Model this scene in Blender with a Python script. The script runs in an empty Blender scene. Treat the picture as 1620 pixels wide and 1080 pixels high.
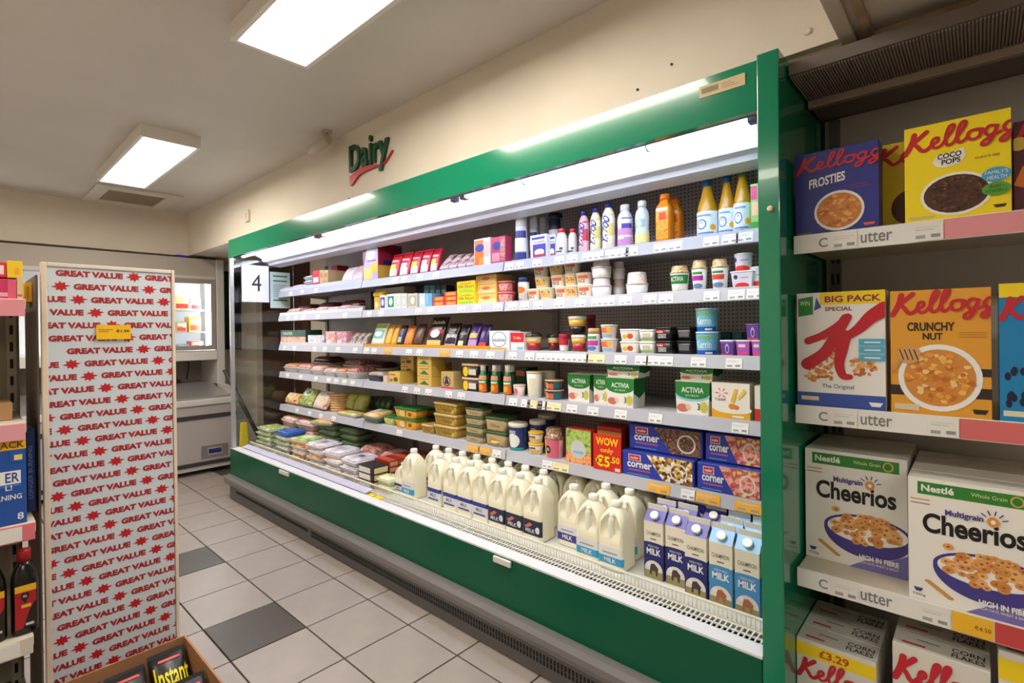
import bpy, bmesh, math, random
from mathutils import Vector, Matrix

random.seed(4)
SC = bpy.context.scene
COL = SC.collection

# ---------------------------------------------------------------- camera
CAM = Vector((0.4323, -1.5224, 1.2949)); YAW, PITCH, ROLL, FPX = 0.7624, -0.0033, -0.0125, 814.4
PX, PY = 770.3, 523.8        # principal point: the photo is cropped off-centre
_r = Vector((math.cos(YAW), math.sin(YAW), 0)); _f = Vector((-math.sin(YAW), math.cos(YAW), 0)); _u = Vector((0, 0, 1))
FW = _f * math.cos(PITCH) + _u * math.sin(PITCH); _u2 = _u * math.cos(PITCH) - _f * math.sin(PITCH)
RT = _r * math.cos(ROLL) + _u2 * math.sin(ROLL); UP = _u2 * math.cos(ROLL) - _r * math.sin(ROLL)
cd = bpy.data.cameras.new('camera'); cam = bpy.data.objects.new('camera', cd); COL.objects.link(cam)
cd.sensor_width = 36.0; cd.lens = 36.0 * FPX / 1620.0; cd.shift_x = (810 - PX) / 1620; cd.shift_y = (PY - 540) / 1620; cd.clip_start = 0.02; cd.clip_end = 60
cam.matrix_world = Matrix(((RT.x, UP.x, -FW.x, CAM.x), (RT.y, UP.y, -FW.y, CAM.y), (RT.z, UP.z, -FW.z, CAM.z), (0, 0, 0, 1)))
SC.camera = cam

# ---------------------------------------------------------------- world, exposure
w = bpy.data.worlds.new('world'); SC.world = w; w.use_nodes = True
w.node_tree.nodes['Background'].inputs[0].default_value = (0.9, 0.93, 1, 1)
w.node_tree.nodes['Background'].inputs[1].default_value = 0.05
vs = SC.view_settings
vs.view_transform = 'Standard'; vs.look = 'None'; vs.gamma = 1.0; vs.use_curve_mapping = False
vs.exposure = 0.55
CEIL_LAMP = 18.0     # emission of the ceiling panels
TUBE = 13.0          # emission of the fluorescent tubes in the chiller canopy

# ---------------------------------------------------------------- pixel helpers (photo taken as 1620 x 1080)
def ray(u, v): return FW + RT * ((u - PX) / FPX) - UP * ((v - PY) / FPX)
def hit(u, v, ax, val):
    d = ray(u, v); return CAM + d * ((val - CAM[ax]) / d[ax])
def xat(u, Y, Z):      # X on the line y=Y, z=Z that shows in column u
    k = (u - PX) / FPX; n = RT - FW * k
    return CAM.x - (n.y * (Y - CAM.y) + n.z * (Z - CAM.z)) / n.x
def yat(u, X, Z):
    k = (u - PX) / FPX; n = RT - FW * k
    return CAM.y - (n.x * (X - CAM.x) + n.z * (Z - CAM.z)) / n.y
def zat(u, v, Y): return hit(u, v, 1, Y).z

# ---------------------------------------------------------------- materials
def lin(c):
    c = c / 255.0
    return c / 12.92 if c <= 0.04045 else ((c + 0.055) / 1.055) ** 2.4
def S(c): return (lin(c[0]), lin(c[1]), lin(c[2]), 1.0)
MATS = {}
def mat(c, rough=0.5, metal=0.0, coat=0.0, var=0.0, scale=8.0, spec=0.5, bump=0.0):
    key = ('p', tuple(c), rough, metal, coat, var, scale, spec, bump)
    if key in MATS: return MATS[key]
    m = bpy.data.materials.new('paint_%d_%d_%d' % tuple(int(a) for a in c[:3])); m.use_nodes = True
    nt = m.node_tree; b = nt.nodes['Principled BSDF']
    b.inputs['Base Color'].default_value = S(c); b.inputs['Roughness'].default_value = rough
    b.inputs['Metallic'].default_value = metal; b.inputs['Coat Weight'].default_value = coat
    b.inputs['Specular IOR Level'].default_value = spec
    if var > 0 or bump > 0:
        tc = nt.nodes.new('ShaderNodeTexCoord'); nz = nt.nodes.new('ShaderNodeTexNoise')
        nz.inputs['Scale'].default_value = scale; nz.inputs['Detail'].default_value = 5
        nt.links.new(tc.outputs['Object'], nz.inputs['Vector'])
        if var > 0:
            rp = nt.nodes.new('ShaderNodeValToRGB'); e = rp.color_ramp.elements
            e[0].position, e[1].position = 0.3, 0.7
            e[0].color = S([a * (1 - var) for a in c]); e[1].color = S([min(255, a * (1 + var * 0.5)) for a in c])
            nt.links.new(nz.outputs['Fac'], rp.inputs['Fac']); nt.links.new(rp.outputs['Color'], b.inputs['Base Color'])
        if bump > 0:
            bp = nt.nodes.new('ShaderNodeBump'); bp.inputs['Strength'].default_value = bump; bp.inputs['Distance'].default_value = 0.004
            nt.links.new(nz.outputs['Fac'], bp.inputs['Height']); nt.links.new(bp.outputs['Normal'], b.inputs['Normal'])
    MATS[key] = m
    return m
def mott(cols, scale=40.0, rough=0.35, voro=False):
    """busy print or food: several flat colours broken up by noise"""
    key = ('m', tuple(map(tuple, cols)), scale, rough, voro)
    if key in MATS: return MATS[key]
    m = bpy.data.materials.new('mottled_print'); m.use_nodes = True
    nt = m.node_tree; b = nt.nodes['Principled BSDF']; b.inputs['Roughness'].default_value = rough
    tc = nt.nodes.new('ShaderNodeTexCoord')
    if voro:
        nz = nt.nodes.new('ShaderNodeTexVoronoi'); nz.inputs['Scale'].default_value = scale
        sp = nt.nodes.new('ShaderNodeSeparateColor'); nt.links.new(nz.outputs['Color'], sp.inputs[0]); out = sp.outputs[0]
    else:
        nz = nt.nodes.new('ShaderNodeTexNoise'); nz.inputs['Scale'].default_value = scale; nz.inputs['Detail'].default_value = 3
        out = nz.outputs['Fac']
    nt.links.new(tc.outputs['Object'], nz.inputs['Vector'])
    rp = nt.nodes.new('ShaderNodeValToRGB'); rp.color_ramp.interpolation = 'LINEAR' if not voro else 'CONSTANT'
    el = rp.color_ramp.elements; n = len(cols)
    for i, c in enumerate(cols):
        p = (0.32 + 0.36 * i / max(1, n - 1)) if not voro else i / n
        if i == 0: e = el[0]; e.position = p
        elif i == 1: e = el[1]; e.position = p
        else: e = el.new(p)
        e.color = S(c)
    nt.links.new(out, rp.inputs['Fac']); nt.links.new(rp.outputs['Color'], b.inputs['Base Color'])
    MATS[key] = m
    return m
def emit(c, s):
    m = bpy.data.materials.new('lamp_light'); m.use_nodes = True
    b = m.node_tree.nodes['Principled BSDF']; b.inputs['Base Color'].default_value = (0.8, 0.8, 0.8, 1)
    b.inputs['Emission Color'].default_value = S(c); b.inputs['Emission Strength'].default_value = s
    return m
def glass(c=(255, 255, 255), refl=0.35, rough=0.02):
    m = bpy.data.materials.new('clear_glass'); m.use_nodes = True
    nt = m.node_tree; nt.nodes.clear()
    o = nt.nodes.new('ShaderNodeOutputMaterial'); mx = nt.nodes.new('ShaderNodeMixShader')
    t = nt.nodes.new('ShaderNodeBsdfTransparent'); g = nt.nodes.new('ShaderNodeBsdfGlossy'); f = nt.nodes.new('ShaderNodeFresnel')
    t.inputs[0].default_value = S(c); g.inputs['Roughness'].default_value = rough; f.inputs['IOR'].default_value = 1.0 + refl * 1.5
    nt.links.new(f.outputs[0], mx.inputs[0]); nt.links.new(t.outputs[0], mx.inputs[1]); nt.links.new(g.outputs[0], mx.inputs[2])
    nt.links.new(mx.outputs[0], o.inputs[0])
    return m
def dots(c, hole, pitch, frac=0.3, rough=0.5):
    """perforated sheet: dark round holes on a square pitch (x/z of the object)"""
    m = bpy.data.materials.new('perforated_sheet'); m.use_nodes = True
    nt = m.node_tree; b = nt.nodes['Principled BSDF']; b.inputs['Roughness'].default_value = rough
    tc = nt.nodes.new('ShaderNodeTexCoord'); sx = nt.nodes.new('ShaderNodeSeparateXYZ'); nt.links.new(tc.outputs['Object'], sx.inputs[0])
    def M(op, a, bb=None):
        n = nt.nodes.new('ShaderNodeMath'); n.operation = op
        for i, q in enumerate((a, bb)):
            if q is None: continue
            if isinstance(q, (int, float)): n.inputs[i].default_value = q
            else: nt.links.new(q, n.inputs[i])
        return n.outputs[0]
    def cell(o): return M('SUBTRACT', M('FRACT', M('DIVIDE', M('ADD', o, 50.0), pitch)), 0.5)
    a, d = cell(sx.outputs[0]), cell(sx.outputs[2])
    k = M('LESS_THAN', M('ADD', M('MULTIPLY', a, a), M('MULTIPLY', d, d)), frac * frac)
    mx = nt.nodes.new('ShaderNodeMix'); mx.data_type = 'RGBA'
    nt.links.new(k, mx.inputs['Factor']); mx.inputs['A'].default_value = S(c); mx.inputs['B'].default_value = S(hole)
    nt.links.new(mx.outputs['Result'], b.inputs['Base Color'])
    return m

WHITE = (240, 240, 238); RED = (196, 32, 40); NAVY = (26, 36, 96); BLACK = (20, 20, 22); YEL = (246, 208, 20)

# ---------------------------------------------------------------- mesh builders
def BM(): return bmesh.new()
def box(bm, x0, x1, y0, y1, z0, z1, bev=0.0):
    vs_ = [bm.verts.new((x, y, z)) for x in (x0, x1) for y in (y0, y1) for z in (z0, z1)]
    fs = [bm.faces.new([vs_[i] for i in q]) for q in ((0, 1, 3, 2), (4, 6, 7, 5), (0, 4, 5, 1), (2, 3, 7, 6), (0, 2, 6, 4), (1, 5, 7, 3))]
    if bev > 0:
        es = list({e for f in fs for e in f.edges})
        bmesh.ops.bevel(bm, geom=es, offset=bev, segments=2, profile=0.5, affect='EDGES')
    return bm
def lathe(bm, prof, n=20, cx=0, cy=0, cap=True):
    rings = []
    for r, z in prof:
        rings.append([bm.verts.new((cx + r * math.sin(2 * math.pi * i / n), cy - r * math.cos(2 * math.pi * i / n), z)) for i in range(n)])
    for a, b in zip(rings, rings[1:]):
        for i in range(n):
            j = (i + 1) % n
            f = bm.faces.new((a[i], a[j], b[j], b[i])); f.smooth = True
    if cap:
        bm.faces.new(rings[0][::-1]); bm.faces.new(rings[-1])
    return bm
def rrect(w_, d_, r, n=3):
    """rounded rectangle outline, centred, counter-clockwise"""
    pts = []
    for sx, sy, a0 in ((1, 1, 0), (-1, 1, 90), (-1, -1, 180), (1, -1, 270)):
        for i in range(n + 1):
            a = math.radians(a0 + 90 * i / n)
            pts.append((sx * (w_ / 2 - r) + r * math.cos(a), sy * (d_ / 2 - r) + r * math.sin(a)))
    return pts
def loft(bm, rings, cap=True, smooth=True):
    R = [[bm.verts.new(p) for p in ring] for ring in rings]
    n = len(R[0])
    for a, b in zip(R, R[1:]):
        for i in range(n):
            j = (i + 1) % n
            f = bm.faces.new((a[i], a[j], b[j], b[i])); f.smooth = smooth
    if cap:
        bm.faces.new(R[0][::-1]); bm.faces.new(R[-1])
    return bm
def tube(bm, pts, r, n=8):
    pts = [Vector(p) for p in pts]; rings = []
    for i, p in enumerate(pts):
        d = (pts[min(i + 1, len(pts) - 1)] - pts[max(i - 1, 0)]).normalized()
        a = Vector((0, 0, 1)) if abs(d.z) < 0.9 else Vector((1, 0, 0))
        e1 = d.cross(a).normalized(); e2 = d.cross(e1)
        rr = r[i] if isinstance(r, (list, tuple)) else r
        rings.append([p + e1 * (rr * math.cos(2 * math.pi * k / n)) + e2 * (rr * math.sin(2 * math.pi * k / n)) for k in range(n)])
    return loft(bm, rings)
def prism(bm, poly, x0, x1):
    """(y, z) outline swept along x"""
    return loft(bm, [[(x0, y, z) for y, z in poly], [(x1, y, z) for y, z in poly]], smooth=False)
def mesh_of(bm, name, mats):
    bmesh.ops.recalc_face_normals(bm, faces=bm.faces)
    me = bpy.data.meshes.new(name); bm.to_mesh(me); bm.free()
    for m in (mats if isinstance(mats, (list, tuple)) else [mats]): me.materials.append(m)
    return me
def obj(name, bm, m, parent=None, loc=None):
    me = mesh_of(bm, name, m) if isinstance(bm, bmesh.types.BMesh) else bm
    o = bpy.data.objects.new(name, me); COL.objects.link(o)
    if parent: o.parent = parent
    if loc: o.location = loc
    return o
def tag(o, label, cat, group=None):
    o['label'] = label; o['category'] = cat
    if group: o['group'] = group
    return o
def thing(name, label, cat, loc=(0, 0, 0), rz=0.0, group=None):
    o = bpy.data.objects.new(name, None); COL.objects.link(o)
    o.location = loc; o.rotation_euler = (0, 0, rz); o.empty_display_size = 0.05
    return tag(o, label, cat, group)
def struct(name, bm, m, parent=None, label=None):
    o = obj(name, bm, m, parent)
    if not parent: o['kind'] = 'structure'
    if label: o['label'] = label
    return o
def dup(root, loc, rz=None, label=None, group=None):
    r = root.copy(); COL.objects.link(r); r.location = loc
    if rz is not None: r.rotation_euler = (0, 0, rz)
    if label: r['label'] = label
    if group: r['group'] = group
    for ch in list(root.children):
        c = ch.copy(); COL.objects.link(c); c.parent = r
        for g in list(ch.children):
            d = g.copy(); COL.objects.link(d); d.parent = c
    return r
ORD = ['first', 'second', 'third', 'fourth', 'fifth', 'sixth', 'seventh', 'eighth', 'ninth', 'tenth', 'eleventh', 'twelfth']

# ---------------------------------------------------------------- flat print
TXT = {}
def text_geo(s, bold=0.0, res=3):
    k = (s, bold, res)
    if k in TXT: return TXT[k]
    cu = bpy.data.curves.new('t', 'FONT'); cu.body = s; cu.resolution_u = res; cu.offset = bold
    o = bpy.data.objects.new('t', cu)
    me = bpy.data.meshes.new_from_object(o)
    V = [(v.co.x, v.co.y) for v in me.vertices]; F = [tuple(p.vertices) for p in me.polygons]
    bpy.data.objects.remove(o); bpy.data.curves.remove(cu); bpy.data.meshes.remove(me)
    xs = [a for a, b in V]; ys = [b for a, b in V]
    x0, x1, y0, y1 = min(xs), max(xs), min(ys), max(ys)
    V = [((a - x0) / (x1 - x0), (b - y0) / (y1 - y0)) for a, b in V]
    TXT[k] = (V, F)
    return TXT[k]
def crom(pts, k=6):
    P = [pts[0]] + list(pts) + [pts[-1]]; out = []
    for i in range(1, len(P) - 2):
        p0, p1, p2, p3 = P[i - 1], P[i], P[i + 1], P[i + 2]
        for j in range(k):
            t = j / k
            out.append(tuple(0.5 * (2 * b + (c - a) * t + (2 * a - 5 * b + 4 * c - d) * t * t + (3 * b - a - 3 * c + d) * t ** 3)
                             for a, b, c, d in zip(p0, p1, p2, p3)))
    out.append(tuple(pts[-1]))
    return out
class Art:
    """flat print in metres on a face; layers stand 0.3 mm proud of each other"""
    def __init__(s): s.it = []; s.step = .0004
    def geo(s, V, F, m, l): s.it.append((V, F, m, l)); return s
    def rect(s, x0, y0, x1, y1, m, l=1, n=1):
        V = []; F = []
        for i in range(n + 1):
            x = x0 + (x1 - x0) * i / n; V += [(x, y0), (x, y1)]
        for i in range(n): F.append((2 * i, 2 * i + 2, 2 * i + 3, 2 * i + 1))
        return s.geo(V, F, m, l)
    def poly(s, P, m, l=1): return s.geo(list(P), [tuple(range(len(P)))], m, l)
    def ell(s, cx, cy, rx, ry, m, l=1, n=24, a0=0, a1=360):
        if a1 - a0 == 360:          # upright strips, so that it can wrap a round pot
            k = max(4, n // 2); X = [-math.cos(math.pi * i / k) for i in range(k + 1)]; V = []
            for c in X: h = math.sqrt(max(0.0, 1 - c * c)) + 1e-4; V += [(cx + rx * c, cy - ry * h), (cx + rx * c, cy + ry * h)]
            return s.geo(V, [(2 * i, 2 * i + 2, 2 * i + 3, 2 * i + 1) for i in range(k)], m, l)
        P = [(cx + rx * math.cos(math.radians(a0 + (a1 - a0) * i / n)), cy + ry * math.sin(math.radians(a0 + (a1 - a0) * i / n))) for i in range(n if a1 - a0 == 360 else n + 1)]
        return s.poly(P, m, l)
    def text(s, t, x0, y0, x1, y1, m, l=2, shear=0.0, bold=0.0, slope=0.0, arch=0.0, res=3):
        V, F = text_geo(t, bold, res); W, H = x1 - x0, y1 - y0
        return s.geo([(x0 + W * a + shear * H * b, y0 + H * b + slope * W * a + arch * H * (1 - (2 * a - 1) ** 2)) for a, b in V], F, m, l)
    def stroke(s, pts, wd, m, l=2, k=6):
        P = crom(pts, k); V = []; F = []; n = len(P)
        for i, p in enumerate(P):
            a = P[max(0, i - 1)]; b = P[min(n - 1, i + 1)]
            dx, dy = b[0] - a[0], b[1] - a[1]; q = math.hypot(dx, dy) or 1
            ww = wd if not isinstance(wd, (list, tuple)) else wd[0] + (wd[1] - wd[0]) * i / (n - 1)
            V += [(p[0] - dy / q * ww / 2, p[1] + dx / q * ww / 2, i * .012), (p[0] + dy / q * ww / 2, p[1] - dx / q * ww / 2, i * .012)]
        for i in range(n - 1): F.append((2 * i, 2 * i + 1, 2 * i + 3, 2 * i + 2))
        for q, i in ((P[0], 0), (P[-1], n - 1)):      # round ends
            ww = (wd if not isinstance(wd, (list, tuple)) else wd[0 if i == 0 else 1]) / 2
            s.ell(q[0], q[1], ww, ww, m, l + (.012 * n + .05 if i else -.05), 10)
        return s.geo(V, F, m, l)
    def build(s, name, parent, fn, clip=None):
        bm = BM(); mats = []
        for V, F, m, l in s.it:
            if m not in mats: mats.append(m)
            mi = mats.index(m); b2 = [bm.verts.new((q[0], q[1], l + (q[2] if len(q) > 2 else 0))) for q in V]
            for f in F:
                try: bm.faces.new([b2[i] for i in f]).material_index = mi
                except ValueError: pass
        if clip:
            for co, no in (((clip[0], 0, 0), (-1, 0, 0)), ((clip[1], 0, 0), (1, 0, 0)), ((0, clip[2], 0), (0, -1, 0)), ((0, clip[3], 0), (0, 1, 0))):
                bmesh.ops.bisect_plane(bm, geom=bm.verts[:] + bm.edges[:] + bm.faces[:], plane_co=co, plane_no=no, clear_outer=True)
        for v in bm.verts: v.co = Vector(fn(v.co.x, v.co.y, v.co.z * s.step / .0004))
        me = bpy.data.meshes.new(name); bm.to_mesh(me); bm.free()
        for m in mats: me.materials.append(m)
        return obj(name, me, None, parent)
def flat(w_, y=0.0):      # front face, width w_, at local y
    return lambda x, yy, l: (x - w_ / 2, y - l * 0.0004 - 0.0002, yy)
def cyl(R, cy, z0=0.0, taper=None):
    def fn(x, yy, l):
        r = (taper(yy) if taper else R) + 0.0004 * l + 0.0003; a = x / R
        return (r * math.sin(a), cy - r * math.cos(a), z0 + yy)
    return fn
SCRIPT = [  # "Kellogg" in joined script, unit height
    ([(0.30, 0.97), (0.26, 0.70), (0.16, 0.35), (0.02, 0.02)], 0.17),
    ([(0.66, 0.98), (0.50, 0.80), (0.24, 0.52)], 0.15),
    ([(0.22, 0.55), (0.38, 0.34), (0.52, 0.06), (0.66, 0.06), (0.80, 0.22)], 0.13),
    ([(0.80, 0.22), (0.98, 0.36), (0.98, 0.54), (0.86, 0.52), (0.80, 0.26), (0.90, 0.05), (1.06, 0.10), (1.18, 0.30)], 0.10),
    ([(1.16, 0.28), (1.40, 0.78), (1.42, 1.02), (1.30, 0.95), (1.20, 0.45), (1.24, 0.06), (1.38, 0.08), (1.50, 0.28)], 0.10),
    ([(1.48, 0.28), (1.72, 0.80), (1.74, 1.04), (1.62, 0.97), (1.52, 0.45), (1.56, 0.06), (1.68, 0.08), (1.80, 0.24)], 0.10),
    ([(2.04, 0.50), (1.86, 0.46), (1.80, 0.22), (1.92, 0.04), (2.10, 0.12), (2.14, 0.38), (2.04, 0.50), (2.20, 0.44)], 0.10),
    ([(2.54, 0.46), (2.36, 0.50), (2.26, 0.26), (2.36, 0.06), (2.50, 0.16), (2.58, 0.50), (2.48, 0.0), (2.34, -0.32), (2.18, -0.34), (2.24, -0.14), (2.66, 0.12)], 0.10),
    ([(3.02, 0.46), (2.84, 0.50), (2.74, 0.26), (2.84, 0.06), (2.98, 0.16), (3.06, 0.50), (2.96, 0.0), (2.82, -0.32), (2.66, -0.34), (2.72, -0.14), (3.14, 0.14)], 0.10)]
def script(art, x0, y0, x1, hgt, m, l=3, slope=0.06, bold=1.0):
    sx = (x1 - x0) / 3.15
    for i, (pts, wd) in enumerate(SCRIPT):
        art.stroke([(x0 + a * sx, y0 + b * hgt + slope * a * sx) for a, b in pts], wd * hgt * 1.45 * bold, m, l + i * .5, 5)

# ================================================================ THE SETTING
ZC, ZB, YB, XE, XF = 2.465, 2.055, 0.12, 0.175, -5.19       # ceiling, soffit, bulkhead faces
YW, XW, YL, XN = 0.96, -5.65, -3.6, 3.2                     # outer walls
M_CREAM = mat((230, 219, 202), 0.7, var=0.03, scale=3)
M_CEIL = mat((220, 213, 205), 0.8, var=0.03, scale=2)
M_SOFF = mat((206, 197, 184), 0.7, var=0.04, scale=3)
fl = struct('floor', box(BM(), XW, XN, YL, YW, -0.06, -0.004), mat((52, 46, 42), 0.9, var=0.2, scale=30))
T, TX, TY = 0.3155, -2.9707, -0.1357
def tile_mesh(c, nm):
    return mesh_of(box(BM(), 0.0035, T - 0.0035, 0.0035, T - 0.0035, -0.012, 0.0, 0.001), nm, mat(c, 0.34, var=0.05, scale=5, bump=0.03))
tl, td = tile_mesh((168, 157, 150), 'tile_light'), tile_mesh((88, 80, 74), 'tile_dark')
for i in range(-9, 15):
    for j in range(-3, 9):
        if j < -1 and i > -4: continue               # under the chiller
        dark = (i % 3 == 0 and j % 3 == 1)
        o = obj('floor_tile', td if dark else tl, None, fl, (TX + i * T, TY - (j + 1) * T, 0.0))
struct('ceiling', box(BM(), XW, XE, YL, YB + 0.02, ZC, ZC + 0.06), M_CEIL)
wr = struct('wall_right', box(BM(), XW, XN, YW, YW + 0.08, 0, 2.5), M_CREAM)
bh = struct('wall_right_upper', box(BM(), XW, XE, YB, YW, ZB, ZC + 0.06), M_CREAM, label='cream bulkhead wall above the green dairy chiller')
struct('wall_back', box(BM(), XW - 0.08, XW, YL, YW + 0.08, 0, 2.5), M_CREAM)
struct('wall_back_upper', box(BM(), XW, XF, YL, YB, ZB, ZC), M_CREAM, label='cream bulkhead above the chest freezer')
struct('wall_left', box(BM(), XW, XN, YL - 0.08, YL, 0, 2.5), M_CREAM)
struct('wall_front', box(BM(), XN, XN + 0.08, YL, YW, 0, 2.5), M_CREAM)
# dropped ceiling over the cereal side, with its timber trims
ds = struct('ceiling_soffit', box(BM(), XE, XN, YL, YW, ZB + 0.004, ZC + 0.06), M_SOFF, label='dropped ceiling over the cereal shelves')
b = BM()
box(b, XE - 0.004, XE + 0.03, YL, YB + 0.05, ZB - 0.012, ZB + 0.012, 0.004); box(b, -0.3, XE + 0.03, YB + 0.03, YB + 0.06, ZB - 0.014, ZB + 0.01, 0.003)
struct('trim_1', b, mat((206, 196, 178), 0.5), ds)
b = BM(); box(b, XE + 0.045, XE + 0.065, YL, YB + 0.06, ZB - 0.006, ZB + 0.01)
box(b, XE + 0.06, XN, YB + 0.03, YB + 0.075, ZB - 0.02, ZB + 0.01, 0.003)
struct('trim_2', b, mat((176, 150, 120), 0.5, var=0.2, scale=12), ds)
for u, v in ((1063, 102), (1009, 142), (553, 314)):
    p = hit(u, v, 1, YB); b = lathe(BM(), [(0.004, 0), (0.004, 0.004), (0.002, 0.006)], 10)
    o = obj('screw', b, mat((60, 50, 44), 0.5), bh, (p.x, p.y - 0.0005, p.z)); o.rotation_euler = (math.pi / 2, 0, 0)
p = hit(1278, 50, 1, YB); o = obj('screw_cap', lathe(BM(), [(0.010, 0), (0.010, 0.004), (0.006, 0.006)], 12), M_CREAM, bh, p); o.rotation_euler = (math.pi / 2, 0, 0)
# door-shaped brown board added for the corner's shade behind the chiller end, dark green glazed panel on the back wall
d1 = struct('shade_board', box(BM(), -5.42, -4.35, YW - 0.03, YW + 0.01, 0.0, 2.0, 0.004), mat((74, 46, 34), 0.5, var=0.2, scale=6))
for z0, z1 in ((0.15, 0.85), (1.0, 1.85)): obj('shade_board_panel', box(BM(), -5.28, -4.49, YW - 0.036, YW - 0.028, z0, z1, 0.003), mat((62, 38, 28), 0.5), d1)
w1 = struct('window_1', box(BM(), XW - 0.005, XW + 0.012, 0.50, 0.76, 1.14, 1.95), mat((14, 70, 44), 0.12, coat=0.5))
b = BM()
for y0, y1, z0, z1 in ((0.47, 0.50, 1.11, 1.98), (0.76, 0.785, 1.11, 1.98), (0.50, 0.76, 1.11, 1.14), (0.50, 0.76, 1.95, 1.98), (0.50, 0.76, 1.5, 1.52)):
    box(b, XW, XW + 0.02, y0, y1, z0, z1)
obj('window_frame', b, mat((10, 48, 32), 0.4), w1)
# ceiling lamps
LAMP_M = emit((255, 247, 232), CEIL_LAMP)
def lamp(x0, x1, y0, y1, z, label):
    t = thing('panel_light', label, 'ceiling light', ((x0 + x1) / 2, (y0 + y1) / 2, z), 0, 'ceiling panel lights')
    cx, cy = (x0 + x1) / 2, (y0 + y1) / 2; hx, hy = (x1 - x0) / 2, (y1 - y0) / 2
    b = BM()
    for a, bb, c, d in ((-hx, hx, -hy, -hy + .02), (-hx, hx, hy - .02, hy), (-hx, -hx + .02, -hy + .0202, hy - .0202), (hx - .02, hx, -hy + .0202, hy - .0202)): box(b, a, bb, c, d, 0, 0.068)
    box(b, -hx + .0202, hx - .0202, -hy + .0202, hy - .0202, 0.03, 0.0675)
    obj('frame', b, mat((236, 230, 222), 0.5), t)
    obj('diffuser', box(BM(), -hx + .0202, hx - .0202, -hy + .0202, hy - .0202, 0.006, 0.012), LAMP_M, t)
    return t
lamp(-4.14, -2.92, -0.775, -0.465, 2.396, 'lit ceiling panel light near the air vent, smaller of the two in view')
lamp(-1.60, -0.38, -0.775, -0.465, 2.396, 'large lit ceiling panel light at the top edge of the view')
for x, q in ((-3.6, 'far'), (-1.1, 'near')): lamp(x - .6, x + .6, -2.75, -2.45, 2.396, 'ceiling panel light over the ' + q + ' end of the neighbouring aisle')
lamp(0.9, 2.1, -1.75, -1.45, ZB - 0.066, 'ceiling panel light over the cereal aisle')
# air vent, camera, thermostat, sign
t = thing('air_vent', 'white framed square air vent in the ceiling by the far wall', 'vent', (-4.80, -0.42, ZC))
b = BM()
for x0, x1, y0, y1 in ((-.33, .33, -.3, -.2), (-.33, .33, .2, .3), (-.33, -.22, -.2, .2), (.22, .33, -.2, .2)): box(b, x0, x1, y0, y1, -0.018, -0.001, 0.004)
obj('frame', b, mat((222, 214, 202), 0.5), t)
obj('grille', box(BM(), -.22, .22, -.2, .2, -0.006, -0.001), mat((150, 130, 108), 0.7), t)
t = thing('security_camera', 'small pale security camera under the ceiling beside the wall lettering', 'camera', (-2.31, 0.02, ZC))
obj('mount', lathe(BM(), [(0.03, -0.012), (0.03, -0.001)], 16), mat((196, 184, 170), 0.5), t)
b = tube(BM(), [(0, 0, -0.01), (-0.01, 0, -0.05), (-0.05, 0, -0.062)], 0.009); obj('arm', b, mat((190, 178, 164), 0.5), t)
b = tube(BM(), [(0.01, 0.0, -0.05), (-0.16, -0.02, -0.082)], 0.03, 14); obj('housing', b, mat((200, 188, 174), 0.4), t)
b = tube(BM(), [(-0.161, -0.02, -0.0822), (-0.166, -0.0205, -0.083)], 0.024, 14); obj('lens', b, mat((40, 36, 34), 0.2), t)
t = thing('thermostat', 'small cream switch box on the wall above the chiller end', 'switch', (-3.71, YB, 2.21))
obj('housing', box(BM(), -.033, .033, -.02, -.0005, -.046, .046, .004), mat((228, 216, 196), 0.5), t)
obj('button', box(BM(), -.012, .012, -.024, -.019, -.02, .02, .002), mat((206, 192, 170), 0.5), t)
t = thing('wall_sign', 'green wall lettering reading Dairy over a red swoosh', 'sign', (-2.03, YB, 2.205))
G_ = mat((18, 74, 44), 0.4)
for s, x0, x1, zz0, zz1 in (('D', -.185, -.075, .015, .165), ('a', -.062, .0, .015, .125), ('i', .02, .042, .015, .175), ('r', .06, .105, .015, .12), ('y', .105, .20, -.04, .12)):
    V, F = text_geo(s, 0.02, 6); b = BM()
    fr = [b.verts.new((x0 + (x1 - x0) * a, -0.018, zz0 + (zz1 - zz0) * c)) for a, c in V]
    for f in F: b.faces.new([fr[i] for i in f])
    r = bmesh.ops.extrude_face_region(b, geom=b.faces[:])
    for e in r['geom']:
        if isinstance(e, bmesh.types.BMVert): e.co.y = -0.001
    obj('letter', b, G_, t)
P = crom([(-.185, -.01), (-.13, .005), (-.05, .02), (.06, .005), (.15, -.005), (.23, .045)], 6); Q = crom([(-.185, -.06), (-.16, -.06), (-.08, -.02), (.06, -.012), (.15, -.015), (.232, .04)], 6)
b = BM(); loft(b, [[(a[0], -.014, a[1]) for a in P + Q[::-1]], [(a[0], -.001, a[1]) for a in P + Q[::-1]]], smooth=False)
obj('swoosh', b, mat((196, 30, 38), 0.4), t)['label'] = 'red swoosh under the letters'
tag(obj('indicator_lamp', box(BM(), -5.17, -5.12, 0.0, 0.085, 2.0254, 2.05, .003), mat((52, 40, 190), 0.4)), 'small blue lamp fixed under the bulkhead corner above the freezer', 'lamp')

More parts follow.
